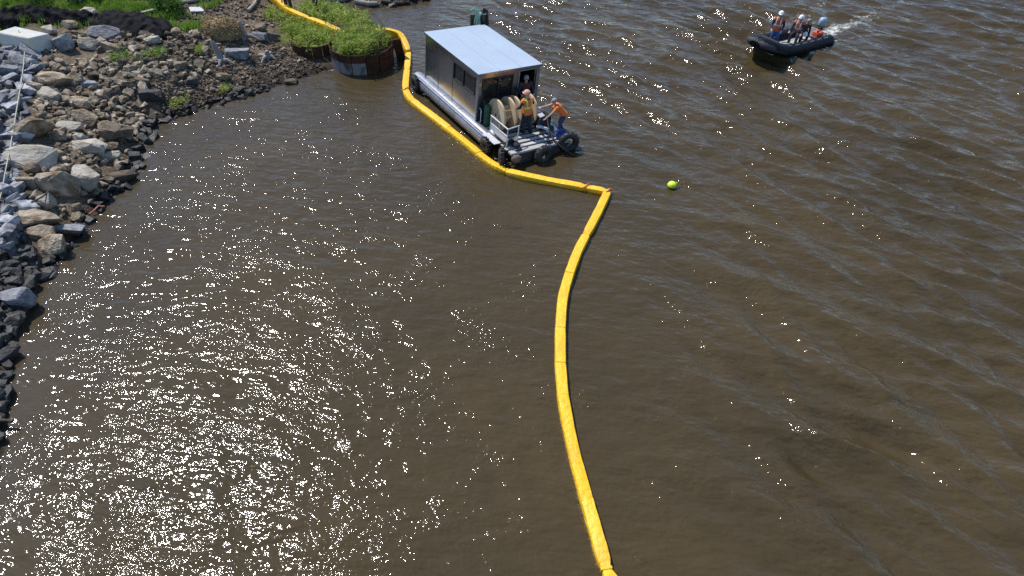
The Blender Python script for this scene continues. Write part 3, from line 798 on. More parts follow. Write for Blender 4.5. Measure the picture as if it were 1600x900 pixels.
def leafy(name, m, plants, label, seed, cat='weeds', leaf=0.06, kind='stuff', parent=None, n_leaf=70):
    """upright leafy stems: plants = (x, y, z, height, radius)"""
    g = np.random.default_rng(seed); V = []; F = []
    for (x, y, z, h, r) in plants:
        nl = int(n_leaf * g.uniform(.7, 1.3)); t = g.random(nl) ** 0.75
        q = g.uniform(0, 6.28, nl); rr = r * g.random(nl) ** .5 * (0.35 + 0.65 * np.sin(np.clip(t, .05, .97) * math.pi))
        lx, ly = g.normal(0, .12, 2) * h
        c = np.stack([x + rr * np.cos(q) + lx * t, y + rr * np.sin(q) + ly * t, z + h * t], 1)
        d = np.stack([np.cos(q), np.sin(q), g.uniform(-.2, 1.3, nl)], 1); d /= np.linalg.norm(d, axis=1)[:, None]
        s = np.cross(d, g.normal(size=(nl, 3))); s /= np.linalg.norm(s, axis=1)[:, None] + 1e-9
        le = (leaf * g.uniform(.6, 1.7, nl))[:, None]
        quad = np.stack([c, c + d * le + s * le * .26, c + d * le * 2.5, c + d * le - s * le * .26], 1)
        V.append(quad.reshape(-1, 3))
    V = np.vstack(V)
    if parent is not None: V = V - np.array(WM[parent.name].translation)
    o = fast_mesh(name, V, np.arange(len(V)).reshape(-1, 4), m)
    if parent is not None: o.parent = parent; return o
    return tag(o, label, cat, kind=kind)

blades('grass', M['grass'], GRASS[:13], 2100, 0.10, 0.36, 'bright green grass behind the black fabric at the upper left', 11, wid=0.024)
def tuft(u, v, r, h, label, seed, m='grass'):
    P = on_ground(u, v); t = thing('grass_tuft', label, 'grass tuft', P)
    g = np.random.default_rng(seed)
    pl = [(P[0] + g.normal(0, r * .5), P[1] + g.normal(0, r * .5), float(P[2]) - .03, h * g.uniform(.6, 1.1), r * .45) for _ in range(9)]
    leafy('leaves', M[m], pl, '', seed, parent=t, leaf=.04, n_leaf=60)
    b = MB()
    for x, y, z, hh, _ in pl: b.tube([(x, y, z), (x, y, z + hh * .8)], [.008, .004], 4)
    b.build('stems', M['weed_dark'], t)
tuft(192, 96, .42, .5, 'bright green weed tuft left of the other on the rubble bank', 5)
tuft(238, 95, .5, .55, 'fuller green weed tuft right of the other on the rubble bank', 6)
tuft(312, 80, .3, .25, 'faint low green tuft on the gravel left of the stumps', 7, 'weed')
tuft(280, 160, .35, .2, 'low grey green tuft on the beach close to the water', 8, 'weed')
tuft(352, 140, .28, .16, 'sparse green tuft on the mud at the middle of the beach', 9, 'weed')
def bush(u, v, h, r, label, seed):
    P = on_ground(u, v); t = thing('bush', label, 'bush', P); g = np.random.default_rng(seed)
    b = MB(); pl = []
    for k in range(11):
        q = g.uniform(0, 6.28); rr = r * math.sqrt(g.random())
        x, y = P[0] + rr * math.cos(q), P[1] + rr * math.sin(q); hh = h * g.uniform(.55, 1.05)
        b.tube([(P[0], P[1], P[2] - .05), ((P[0] + x) / 2, (P[1] + y) / 2, P[2] + hh * .45), (x, y, P[2] + hh * .9)], [.03, .018, .006], 5)
        pl.append((x, y, float(P[2]) + hh * .15, hh * .9, r * .5))
    b.build('stems', M['wood_dark'], t)
    leafy('leaves', M['weed_dark'], pl, '', seed, parent=t, leaf=.07, n_leaf=170)
bush(48, 6, 0.9, .8, 'dark leafy bush at the top edge left of the concrete block', 1)
bush(140, 6, 0.7, .6, 'dark leafy bush at the top edge right of the concrete block', 2)
bush(262, 20, 0.8, .65, 'dark leafy bush behind the right end of the fabric heap', 3)
bush(232, -14, 1.2, 1.1, 'tall bush at the top edge behind the bright grass', 4)

LANDP = np.array([on_ground(u, v, .4)[:2] for u, v in BOOM_LAND])
gw = np.random.default_rng(40); plants = []
for P, r in WEED:
    for _ in range(int(17 * r * r) + 6):
        q = gw.uniform(0, 6.28); rr = r * math.sqrt(gw.random()); x, y = P[0] + rr * math.cos(q), P[1] + rr * math.sin(q)
        z = float(hgt(x, y))
        if z < .05 or float(seg_dist(np.array(x), np.array(y - .25), LANDP)) < .42: continue
        plants.append((x, y, z - .03, gw.uniform(.22, .62), .18))
leafy('weeds', M['weed'], plants, 'pale green weeds crowding round the yellow boom on the bank', 41, leaf=.055, n_leaf=75)

# ------------------------------------------------------------------ rusted rings with plants
def steel_ring(centre, radius, z0, z1, a0, a1, npan, label, tilt=0.0):
    t = thing('steel_planter', label, 'planter', (centre[0], centre[1], z0))
    for k in range(npan):
        q0 = a0 + (a1 - a0) * k / npan + 0.012; q1 = a0 + (a1 - a0) * (k + 1) / npan - 0.012
        dr = random.uniform(-.02, .02); zt = z1 + random.uniform(-.05, .04)
        for nm, zb, ztt, m, off in (('wall_panel', z0, z0 + (zt - z0) * .8, 'rust_pale' if k in PALE else 'rust', 0.0), ('rim_panel', z0 + (zt - z0) * .8, zt, 'rust', 0.022)):
            b = MB(); rings = []
            for i in range(5):
                q = q0 + (q1 - q0) * i / 4; c, s = math.cos(q), math.sin(q)
                ro = radius + dr + off; ri = ro - 0.05
                rings.append([(centre[0] + rr * c, centre[1] + rr * s, z) for rr, z in ((ri, zb), (ro, zb), (ro + tilt, ztt), (ri + tilt, ztt))])
            b.rings(rings, True, False); b.build(nm, M[m], t)
    return t
PALE = {2, 3, 4, 10}
TC = at(567, 96); TC = (TC[0], TC[1] + 0.02); TR = 1.46
t1 = steel_ring(TC, TR, -0.9, 0.92, R(-200), R(160), 14, 'round rusted steel planter standing in the water, full of tall weeds')
b = MB(); b.cyl((TC[0], TC[1], -0.9), (TC[0], TC[1], 0.74), TR - .08, n=32); b.build('soil_fill', M['soil'], t1)
plants = []
for _ in range(125):
    q = gw.uniform(0, 6.28); rr = (TR - .3) * math.sqrt(gw.random())
    plants.append((TC[0] + rr * math.cos(q), TC[1] + rr * math.sin(q), 0.70, gw.uniform(.3, .75), .2))
g = np.random.default_rng(12); b = MB()
for k in range(60):
    q = g.uniform(0, 6.28); rr = (TR - .15) * math.sqrt(g.random()); x, y = TC[0] + rr * math.cos(q), TC[1] + rr * math.sin(q); h = g.uniform(.7, 1.35)
    b.tube([(x, y, .7), (x + g.normal(0, .05), y + g.normal(0, .05), .7 + h * .6), (x + g.normal(0, .16), y + g.normal(0, .16), .7 + h)], [.012, .009, .004], 4)
tag(b.build('dead_stalks', M['straw']), 'thin dry stalks standing among the planter weeds', 'stalks', kind='stuff')
o = leafy('planter_weeds', M['weed'], plants, 'pale green tall weeds growing in the front planter', 43, leaf=.055, n_leaf=85)
PALE = {0}
C2 = on_ground(494, 72); t2 = steel_ring((C2[0], C2[1]), 1.12, -0.4, 0.75, R(175), R(325), 6, 'broken rusted steel ring on the beach left of the planter')
plants = []
for _ in range(42):
    q = gw.uniform(0, 6.28); rr = 1.0 * math.sqrt(gw.random())
    plants.append((C2[0] + rr * math.cos(q), C2[1] + rr * math.sin(q), max(0.25, float(hgt(C2[0] + rr * math.cos(q), C2[1] + rr * math.sin(q)))), gw.uniform(.3, .8), .2))
leafy('ring_weeds', M['weed'], plants, 'pale green weeds growing inside the broken rusted ring', 44, leaf=.055, n_leaf=80)
blades('planter_grass', M['grass'], [((TC[0] + .95, TC[1] + .15, 0.6), .45)], 900, .6, 1.15, 'long bright grass at the right rim of the front planter', 45, wid=.018, zoff=1)

# steel plate where the boom comes down to the water
P = at(627, 92); t = thing('steel_plate', 'rusted upright steel plate between the planter and the boom end', 'steel plate', (P[0], P[1], -0.6))
T = Matrix.Translation((P[0], P[1], 0)) @ Euler((R(4), R(-9), R(12))).to_matrix().to_4x4()
MB(T).box((0, 0, .15), (.4, .09, 1.75)).build('plate', M['rust'], t, bevel=.012)
b = MB(T)
for x in (-.17, .17): b.box((x, -.075, .15), (.05, .06, 1.7))
b.build('flange', M['rust'], t, bevel=.008)

# ------------------------------------------------------------------ driftwood, stumps, straw mound, litter
P = on_ground(345, 52); dist = 40
b = MB(); rings = []; g = np.random.default_rng(3)
for i in range(9):
    q = i / 8 * math.pi / 2; rr = math.cos(q) ** .6
    rings.append([(P[0] + 0.95 * rr * math.cos(a) * g.uniform(.9, 1.08), P[1] + .7 * rr * math.sin(a) * g.uniform(.9, 1.08), P[2] - .12 + .75 * math.sin(q) * g.uniform(.93, 1.05)) for a in np.linspace(0, 2 * math.pi, 22, endpoint=False)])
b.rings(rings)
t = thing('straw_mound', 'brown mound of dry straw above the left stump', 'mound', P)
b.build('mound', M['straw'], t)
V = []
for _ in range(2600):
    q = g.uniform(0, 6.28); e = g.uniform(.0, 1.45); rr = math.cos(e) ** .6
    V.append((P[0] + .98 * rr * math.cos(q), P[1] + .72 * rr * math.sin(q), P[2] - .12 + .76 * math.sin(e)))
V = np.array(V); d = g.normal(size=V.shape) * [.14, .14, .06]; s = g.normal(size=V.shape) * .008
o = fast_mesh('loose_straw', np.stack([V - d * .5 - s, V - d * .5 + s, V + d * .5], 1).reshape(-1, 3) - np.array(P), np.arange(len(V) * 3).reshape(-1, 3), M['straw'])
o.parent = t; o['kind'] = 'stuff'

def stump(u, v, h, label, m='wood_grey', lean=(0.2, 0), roots=5):
    P = on_ground(u, v); t = thing('tree_stump', label, 'stump', P); P = Vector(P); g = random.Random(int(u))
    top = P + Vector((lean[0] * h, lean[1] * h, h))
    MB().tube([P - Vector((0, 0, .1)), P.lerp(top, .35) + Vector((.03, .02, 0)), P.lerp(top, .75), top], [.2, .14, .12, .07], 9).build('trunk', M[m], t)
    for k in range(roots):
        q = k * 6.28 / roots + g.uniform(-.3, .3); L = g.uniform(.4, .8)
        MB().tube([P + Vector((0, 0, .12)), P + Vector((math.cos(q) * L * .5, math.sin(q) * L * .5, .14)), P + Vector((math.cos(q) * L, math.sin(q) * L, -.05))], [.12, .085, .04], 6).build('root', M[m], t)
stump(347, 98, .9, 'grey splintered stump leaning left on the beach', 'wood_grey', (-.35, .3))
stump(418, 92, .4, 'grey spreading root stump left of the broken ring', 'wood_grey', (.1, 0), 4)
stump(381, 60, .75, 'silvered short stump standing right of the straw mound', 'wood_grey', (-.12, .2), 3)
def log(pts_px, r, label, m='wood_grey', branch=True, dz=0.1):
    P = [Vector(on_ground(u, v)) + Vector((0, 0, dz)) for u, v in pts_px]
    c = sum(P, Vector()) / len(P); t = thing('driftwood_log', label, 'driftwood', c)
    rs = [r * (1 - .35 * i / (len(P) - 1)) for i in range(len(P))]
    MB().tube(P, rs, 8).build('trunk', M[m], t)
    if branch:
        a = P[len(P) // 2]; MB().tube([a, a + Vector((.15, .2, .25)), a + Vector((.25, .3, .5))], [r * .4, r * .3, r * .1], 6).build('branch_stub', M[m], t)
log([(500, 2), (520, 4), (536, 3), (552, -2)], .13, 'pale curved driftwood log at the top edge, left of the two')
log([(556, 5), (575, 9), (590, 8)], .17, 'pale thick driftwood log at the top edge, right of the two')
log([(596, 5), (622, 8), (640, 6)], .12, 'dark log lying among the black rocks at the top edge', 'wood_dark')
log([(280, 8), (310, 3), (345, 2)], .09, 'grey driftwood pole lying on bare ground behind the straw mound')
log([(388, 20), (400, 8), (404, -4)], .09, 'grey driftwood pole at the left end of the boom')
log([(-10, 666), (8, 665), (27, 666)], .06, 'thin dark stick poking into the water at the left edge', 'wood_dark', False, .22)
log([(60, 336), (78, 326), (88, 316)], .03, 'reddish thin stick lying under the biggest tan boulder', 'wood_dark', False, .5)
P = on_ground(152, 331)
tag(MB().tube([Vector(P) + Vector(q) for q in ((-.12, -.25, .08), (.02, -.1, .16), (.05, .1, .17), (.22, .16, .12))], .025, 6).build('bent_pipe', mat('faded_red_pipe', (.5, .2, .17), (.42, .15, .12), .6)), 'faded red bent pipe at the water edge below the pale slab', 'pipe')

P = on_ground(120, 12); T = Matrix.Translation(Vector(P) + Vector((0, 0, .2))) @ Euler((R(62), 0, R(4))).to_matrix().to_4x4()
t = thing('concrete_block', 'white concrete block with two square holes lying on the grass', 'concrete block', P)
b = MB(T)
for x in (-.3, 0, .3): b.box((x, 0, 0), (.07, .38, .22))
b.build('web', M['concrete'], t)
b = MB(T)
for y in (-.172, .172): b.box((0, y, .002), (.674, .07, .226))
b.build('face_shell', M['concrete'], t)
g = np.random.default_rng(77); C = pts_in([(215, 75), (430, 68), (500, 108), (300, 165), (230, 150)], 420, 0)[:420]
b = MB()
for x, y in C:
    z = float(hgt(x, y)); q = g.uniform(0, 6.28); L = g.uniform(.08, .4); u = Vector((math.cos(q) * L, math.sin(q) * L, g.uniform(-.05, .09)))
    c = Vector((x, y, z + .06)); b.tube([c - u, c + Vector((g.normal(0, .02), g.normal(0, .02), .02)), c + u], [.012, .014, .007], 4)
tag(b.build('twigs', M['wood_dark']), 'small washed up twigs strewn over the gravel beach', 'twigs', kind='stuff')
# pale litter and plank near the fabric
P = on_ground(228, 22); tag(MB(Matrix.Translation(Vector(P) + Vector((0, 0, .12))) @ Euler((0, R(-12), R(8))).to_matrix().to_4x4()).box((0, 0, 0), (1.1, .22, .05)).build('plank', M['wood_grey'], bevel=.01), 'grey weathered plank at the back of the fabric heap', 'plank')
P = on_ground(308, 18); tag(MB(Matrix.Translation(Vector(P) + Vector((0, 0, .1))) @ Euler((R(10), R(8), R(30))).to_matrix().to_4x4()).box((0, 0, 0), (.6, .4, .05)).build('broken_board', M['white_metal'], bevel=.01), 'white broken board on bare ground near the top edge', 'board')

# ------------------------------------------------------------------ containment boom
def smooth_path(P, step=0.22):
    P = [Vector(p) for p in P]; out = []
    for i in range(len(P) - 1):
        p0, p1, p2, p3 = P[max(i - 1, 0)], P[i], P[i + 1], P[min(i + 2, len(P) - 1)]
        k = max(2, int((p2 - p1).length / step))
        for j in range(k):
            t = j / k
            out.append(0.5 * ((2 * p1) + (p2 - p0) * t + (2 * p0 - 5 * p1 + 4 * p2 - p3) * t * t + (3 * p1 - p0 - 3 * p2 + p3) * t ** 3))
    out.append(P[-1]); return out
boom = thing('containment_boom', 'long yellow floating boom zigzagging from the bank across the water', 'boom', (BW[13][0], BW[13][1], 0))
def boom_section(P, w, name='boom_section', seed=0, pinch0=True, pinch1=True):
    g = random.Random(seed); P = smooth_path(P); rings = []; n = len(P)
    L = [0]
    for a, c in zip(P[:-1], P[1:]): L.append(L[-1] + (c - a).length)
    tw = g.uniform(-.06, .06)
    for i, q in enumerate(P):
        t = (P[min(i + 1, n - 1)] - P[max(i - 1, 0)]); t.z = 0; t.normalize(); s = Vector((-t.y, t.x, 0))
        e0 = min(1, L[i] / .2) if pinch0 else 1; e1 = min(1, (L[-1] - L[i]) / .2) if pinch1 else 1
        e = 0.62 + 0.38 * min(e0, e1) ** .6; j = 1 + (g.uniform(-.035, .035) if 0 < i < n - 1 else 0)
        hw = w / 2 * e * j; zt = (.135 + .012 * math.sin(L[i] * 2.3 + seed)) * (0.72 + .28 * min(e0, e1))
        zt *= j
        prof = [(-.92, -.30), (-1.0, -.1), (-1.0, .55 * zt / .13 * .13), (-.86, zt * .93), (-.4, zt), (.4, zt), (.86, zt * .93), (1.0, .55 * zt), (1.0, -.1), (.92, -.30)]
        rings.append([q + s * (hw * a) + Vector((0, 0, z + tw * a * .3)) for a, z in prof])
    b = MB(); b.rings(rings, True, True); o = b.build(name, M['boom'], boom)
    m = o.modifiers.new('edge', 'EDGE_SPLIT'); m.split_angle = R(42)
    return o
JOINTS = [0, 1, 3, 5, 7, 9, 11, 12, 13, 15, 17, 19, 20, 21, 23, 24, 26, 29]
for k, (a, c) in enumerate(zip(JOINTS[:-1], JOINTS[1:])):
    P = [Vector((*BW[i][:2], 0.06)) for i in range(a, c + 1)]
    # leave a small gap at the joint
    d0 = (P[1] - P[0]).normalized() * -.006; d1 = (P[-2] - P[-1]).normalized() * -.006
    P[0] = P[0] + d0; P[-1] = P[-1] + d1
    sharp = BOOM[a] in ((915, 290), (950, 297), (917, 363), (948, 886), (638, 80), (636, 106), (790, 264)); sharp2 = BOOM[c] in ((915, 290), (950, 297), (917, 363), (948, 886), (636, 106), (790, 264))
    boom_section(P, .305 if k < 9 else .315, seed=k, pinch0=sharp, pinch1=sharp2)
    q = Vector((*BW[c][:2], .06)); t = (P[-1] - P[-2]).normalized(); s = Vector((-t.y, t.x, 0)); 
    if c < 29:
        b = MB(); rot = Matrix((t, s, Vector((0, 0, 1)))).transposed()
        b.box(q + Vector((0, 0, .0)), (.07, .25, .24), rot); b.build('end_connector', M['boom'], boom, bevel=.01)
for q, lab in ((BW[12], 0), (BW[13], 0), (BW[2], 0)):
    b = MB(); c = Vector((q[0], q[1], .15))
    b.tube([c + Vector(v) for v in ((-.2, -.1, .0), (-.06, -.12, .06), (.05, .02, .07), (.12, .14, .04), (.2, .1, -.02))], .022, 6)
    b.build('tie_strap', M['orange_strap'], boom)
lp = [on_ground(u, v, 0.4) + [0, 0, .06] for u, v in BOOM_LAND + [(575, 72)]]
hp = [np.array([-7.0, 32.6, 0.75]), np.array([-6.0, 33.0, .45]), np.array([BW[0][0] - .02, BW[0][1] + .1, .14])]
boom_section(lp[0:4], .34, seed=31); boom_section(lp[3:6], .34, seed=32); boom_section(lp[5:8], .34, seed=33)
boom_section([Vector(lp[7]), Vector(hp[0]), Vector(hp[1]), Vector(hp[2])], .3, seed=34)

# ------------------------------------------------------------------ buoy
P = at(1050, 289, .08)
t = thing('buoy', 'lime yellow ball buoy floating alone right of the boom corner', 'buoy', (P[0], P[1], -.1))
MB().ell((P[0], P[1], .09), (.165, .165, .13), 20, 12).build('ball', M['buoy'], t)
MB().torus((P[0] + .16, P[1] + .02, .17), (0, 1, .3), .03, .012, 12, 6).build('eyelet', M['buoy'], t)
MB().torus((P[0], P[1], .085), (0, 0, 1), .163, .009, 28, 6).build('seam_band', M['buoy'], t)
MB().tube([(P[0] + .17, P[1] + .02, .15), (P[0] + .3, P[1] + .1, .03), (P[0] + .5, P[1] + .15, -.15)], .01, 5).build('tether', M['rope'], t)

# ------------------------------------------------------------------ work boat
YAW, HEEL = R(-56.24), R(-4.83)
ba = Vector((math.cos(YAW), math.sin(YAW), 0)); bb0 = Vector((-math.sin(YAW), math.cos(YAW), 0)); zz = Vector((0, 0, 1))
bb = bb0 * math.cos(HEEL) + zz * math.sin(HEEL); bc = zz * math.cos(HEEL) - bb0 * math.sin(HEEL)
BO = Vector((-4.15, 28.12, 0.55))
BT = Matrix(((ba.x, bb.x, bc.x, BO.x), (ba.y, bb.y, bc.y, BO.y), (ba.z, bb.z, bc.z, BO.z), (0, 0, 0, 1)))
def bw(x, y, z=0): return BT @ Vector((x, y, z))
CL, CW, CH = 4.41, 2.87, 2.05
boat = thing('work_boat', 'aluminium work boat with a boxy cabin and open slatted foredeck', 'work boat', BT)
def bx(name, m, *boxes, parent=None, bevel=.0):
    b = MB(BT)
    for c, d in boxes: b.box(c, d)
    return b.build(name, m, parent or boat, bevel)
def panel_wall(nm, axis, fixed, u0, u1, holes, m, th=.05, z1=CH):
    """wall strip set with rectangular openings, built as butted boxes"""
    us = sorted({u0, u1, *[h[0] for h in holes], *[h[1] for h in holes]}); b = MB(BT)
    for a, c in zip(us[:-1], us[1:]):
        cuts = sorted((h[2], h[3]) for h in holes if h[0] <= a + 1e-6 and h[1] >= c - 1e-6)
        z = 0
        for lo, hi in cuts + [(z1, z1)]:
            if lo > z:
                cu, du, cz, dz = (a + c) / 2, c - a, (z + lo) / 2, lo - z
                b.box((cu, fixed, cz) if axis == 'x' else (fixed, cu, cz), (du, th, dz) if axis == 'x' else (th, du, dz))
            z = hi
    return b.build(nm, m, boat)
SW = (2.5, 4.2, 1.12, 1.86)
FWN = (.2, 1.62, .95, 1.84)
DR = (1.9, 2.72, 0.02, 1.9)
panel_wall('side_wall', 'x', .026, 0.05, CL - .05, [SW], M['alu'])
panel_wall('side_wall', 'x', CW - .026, 0.05, CL - .05, [(1.2, 3.0, 1.1, 1.8)], M['alu'])
panel_wall('front_wall', 'y', CL - .026, .053, CW - .053, [FWN, DR], M['alu'])
panel_wall('rear_wall', 'y', .026, .053, CW - .053, [], M['alu'])
bx('cabin_floor', M['interior'], ((CL / 2, CW / 2, .012), (CL - .12, CW - .12, .02)))
rf = bx('roof', M['roof'], ((CL / 2 + .02, CW / 2, CH + .03), (CL + .12, CW + .1, .055)), bevel=.012)
b = MB(BT)
for y in (.95, 1.92): b.box((CL / 2 + .02, y, CH + .062), (CL + .08, .025, .012))
b.build('roof_seam', M['roof'], rf)
bx('roof_trim', M['alu'], ((CL / 2 + .02, -.053, CH + .012), (CL + .14, .012, .08)), ((CL + .087, CW / 2, CH + .012), (.012, CW + .08, .08)), parent=rf)
for x, y in ((0.02, 0.02), (CL - .02, .02), (CL - .02, CW - .02), (.02, CW - .02)):
    bx('corner_post', M['alu_tube'], ((x, y, CH / 2 - .01), (.07, .07, CH - .03)), bevel=.01)
b = MB(BT)
for x in (1.2, 2.42): b.box((x, -.004, CH / 2), (.05, .012, CH - .1))
b.build('wall_seam', M['alu'], boat)
# side window: frame, mullion, two panes
fr = bx('window_frame', M['dark_metal'], ((3.35, -.004, SW[2] + .025), (1.7, .05, .05)), ((3.35, -.004, SW[3] - .025), (1.7, .05, .05)),
        ((SW[0] + .025, -.004, 1.49), (.05, .05, .64)), ((SW[1] - .025, -.004, 1.49), (.05, .05, .64)), ((3.3, -.004, 1.49), (.05, .05, .64)))
for x0, x1 in ((2.55, 3.275), (3.325, 4.15)):
    bx('pane', M['glass'], (((x0 + x1) / 2, .018, 1.49), (x1 - x0, .012, .64)), parent=fr)
fr = bx('window_frame', M['dark_metal'], ((CL + .004, .91, .975), (.05, 1.42, .05)), ((CL + .004, .91, 1.815), (.05, 1.42, .05)),
        ((CL + .004, .225, 1.395), (.05, .05, .79)), ((CL + .004, 1.595, 1.395), (.05, .05, .79)), ((CL + .004, .93, 1.395), (.05, .04, .79)))
for y0, y1 in ((.25, .91), (.95, 1.57)):
    bx('pane', M['glass'], ((CL - .018, (y0 + y1) / 2, 1.395), (.012, y1 - y0, .79)), parent=fr)
fr = bx('window_frame', M['dark_metal'], ((2.1, CW + .004, 1.12), (1.8, .05, .04)), ((2.1, CW + .004, 1.78), (1.8, .05, .04)), ((1.22, CW + .004, 1.45), (.04, .05, .62)), ((2.98, CW + .004, 1.45), (.04, .05, .62)))
bx('pane', M['glass'], ((2.1, CW - .02, 1.45), (1.72, .012, .62)), parent=fr)
bx('door_frame', M['alu_tube'], ((CL + .004, DR[0] - .03, .97), (.07, .06, 1.9)), ((CL + .004, DR[1] + .03, .97), (.07, .06, 1.9)), ((CL + .004, 2.31, 1.945), (.07, .94, .05)))
dr = MB(BT @ Matrix.Translation((CL + .05, DR[1] + .03, 0)) @ Matrix.Rotation(R(176), 4, 'Z')).box((.42, .06, .97), (.7, .035, 1.85)).build('door', M['alu'], boat, bevel=.008)
MB(BT).box((CL - .66, DR[1] - .09, 1.0), (.12, .05, .04)).build('handle', M['dark_metal'], dr)
# helm console seen dimly inside
bx('helm_console', M['interior'], ((3.7, .9, .5), (.5, 1.0, 1.0)), bevel=.03)
# hull
bx('hull', M['hull'], ((3.3, 1.42, -.27), (7.0, 2.2, .36)), bevel=.03)
for y, x1 in ((-.02, 5.75), (2.72, 6.2)):
    b = MB(BT)
    b.tube([(-.75, y, -.18), (-.70, y, -.18), (-.6, y, -.18), (x1 - .5, y, -.18), (x1 - .15, y, -.14), (x1, y, -.1)], [.2, .27, .3, .3, .24, .1], 18)
    pt = b.build('pontoon', M['alu_tube'], boat)
    b = MB(BT)
    for x in (.6, 1.9, 3.2, 4.5): b.torus((x, y, -.18), (1, 0, 0), .3, .012, 20, 6)
    b.build('weld_band', M['alu_tube'], pt)
bx('side_ledge', M['alu_tube'], ((2.7, -.13, .07), (5.7, .32, .03)), ((2.7, 2.97, .07), (5.7, .22, .03)), bevel=.008)
bx('stern_platform', M['deck'], ((-.28, 1.43, -.04), (.5, 2.4, .06)), bevel=.01)
# foredeck: boards across the boat
x = CL + .05; k = 0
while x < 6.75:
    bx('deck_board', M['deck'], ((x + .11, 1.38, -.02), (.17, 2.66, .05)), bevel=.006)
    x += .29
bx('deck_beam', M['dark_metal'], *[((5.7, y, -.1), (2.7, .1, .1)) for y in (.2, 1.0, 1.8, 2.55)])
bx('bow_header', M['deck'], ((6.95, 1.38, -.01), (.24, 2.7, .09)), bevel=.012)
bx('bow_plate', M['hull'], ((7.085, 1.38, -.25), (.02, 2.6, .42)))
# rail at the left front corner
b = MB(BT)
b.tube([(5.35, .12, .02), (5.35, .12, .78)], .022, 8); b.tube([(6.55, .12, .02), (6.55, .12, .78)], .022, 8); b.tube([(6.4, .72, .02), (6.4, .72, .72)], .022, 8)
b.tube([(5.33, .12, .78), (6.57, .12, .78)], .026, 8); b.tube([(5.35, .12, .48), (6.55, .12, .48)], .02, 8)
b.tube([(6.55, .12, .78), (6.4, .74, .74)], .026, 8); b.tube([(5.95, .12, .48), (5.95, .12, .78)], .018, 8)
rl = b.build('guard_rail', M['white_metal'], boat)
MB(BT).box((5.95, .12, .25), (1.14, .014, .42)).build('kick_panel', M['alu'], rl)
MB(BT).box((6.475, .42, .2), (.014, .5, .3), (0, 0, R(14))).build('kick_panel', M['alu'], rl)
b = MB(BT); b.tube([(4.5, .1, .12), (4.62, .1, .14), (4.62, .1, .68), (4.5, .1, .7)], .02, 8); b.build('grab_handle', M['white_metal'], boat)
bx('step_plate', M['white_metal'], ((5.85, -.12, .1), (.9, .3, .02)), bevel=.005)
for y in (.45, 1.9): bx('cleat', M['dark_metal'], ((6.95, y, .06), (.08, .24, .05)))

def on_boat(name, label, cat, p, group=None): return thing(name, label, cat, BT @ Matrix.Translation(Vector(p)), group)
# tyres hung as fenders
def tyre(p, axis, R0, r0, label):
    t = on_boat('tyre_fender', label, 'tyre', p, 'tyre fenders round the work boat')
    MB(BT).torus(p, axis, R0, r0, 26, 12).build('tyre', M['rubber'], t)
    b = MB(BT); u = Vector(axis).normalized(); w = u.cross(Vector((0, 0, 1))).normalized()
    for k in range(14):
        q = k * 2 * math.pi / 14; d = w * math.cos(q) + Vector((0, 0, 1)) * math.sin(q)
        b.box(Vector(p) + d * (R0 + r0 * .98), (.05, .05, .05) if abs(u.x) > .5 else (.05, r0 * 1.5, .05))
    b.build('tread', M['rubber'], t)['kind'] = 'stuff'
    p = Vector(p); q = Vector((p.x * .96 + .2, min(max(p.y, .25), 2.5), .05))
    MB(BT).tube([p + Vector((0, 0, R0)), (p + Vector((0, 0, R0))).lerp(q, .5) + Vector((0, 0, .05)), q], .016, 6).build('hanging_rope', M['rope'], t)
tyre((-.25, -.36, -.2), (0, 1, .1), .24, .1, 'black tyre hung at the stern end of the left pontoon')
tyre((5.8, -.34, -.16), (0, 1, .2), .2, .1, 'small black tyre hung half way along the left side by the rail')
tyre((6.75, -.2, -.2), (.55, 1, .1), .22, .11, 'black tyre at the left corner of the bow')
tyre((7.3, 1.35, -.18), (1, .15, 0), .26, .15, 'big black tyre hung at the middle of the bow')
tyre((7.2, 2.62, .05), (1, -.35, 0), .3, .13, 'black tyre standing up at the right corner of the bow')
t = on_boat('bow_fender', 'dusty grey rounded fender beside the left bow tyre', 'fender', (7.05, .15, -.2))
MB(BT).tube([(7.12, .02, -.16), (7.14, .1, -.16), (7.16, .3, -.16), (7.16, .42, -.16)], [.06, .15, .15, .06], 12).build('body', mat('dusty_rubber', (.1, .075, .06), (.16, .12, .1), .8), t)

# cable reels
def reel(y0, y1, rad, label):
    xc = 5.12; p = (xc, (y0 + y1) / 2, .01)
    t = on_boat('cable_reel', label, 'reel', p, 'wooden cable reels on the foredeck'); zc = rad + .01
    for y in (y0, y1):
        fl = MB(BT).cyl((xc, y - .045, zc), (xc, y + .045, zc), rad, n=36, smooth=False).build('flange', M['ply'], t, bevel=.006)
        b = MB(BT)
        for k in range(6):
            q = k * math.pi / 3; b.cyl((xc + 0.3 * rad * math.cos(q), y - .056, zc + 0.3 * rad * math.sin(q)), (xc + 0.3 * rad * math.cos(q), y + .056, zc + 0.3 * rad * math.sin(q)), .018, n=8)
        b.cyl((xc, y - .05, zc), (xc, y + .05, zc), .06, n=12)
        b.build('bolt', M['dark_metal'], fl)
    for k in range(14):
        q = k * 2 * math.pi / 14; c = Vector((xc + 0.5 * rad * math.cos(q), (y0 + y1) / 2, zc + 0.5 * rad * math.sin(q)))
        MB(BT).box(c, (.03, y1 - y0 - .096, 2 * 0.5 * rad * math.tan(math.pi / 14) * .96), Euler((0, -q, 0)).to_matrix()).build('drum_stave', M['ply_dark' if k % 3 else 'ply'], t)
reel(.52, 1.05, .62, 'wooden cable reel nearest the rail, its left flange in the sun')
reel(1.32, 2.02, .62, 'wooden cable reel behind the worker in the lime striped vest')
t = on_boat('gas_cylinder', 'dark green upright cylinder beside the cabin window and first reel', 'cylinder', (4.72, .32, .01))
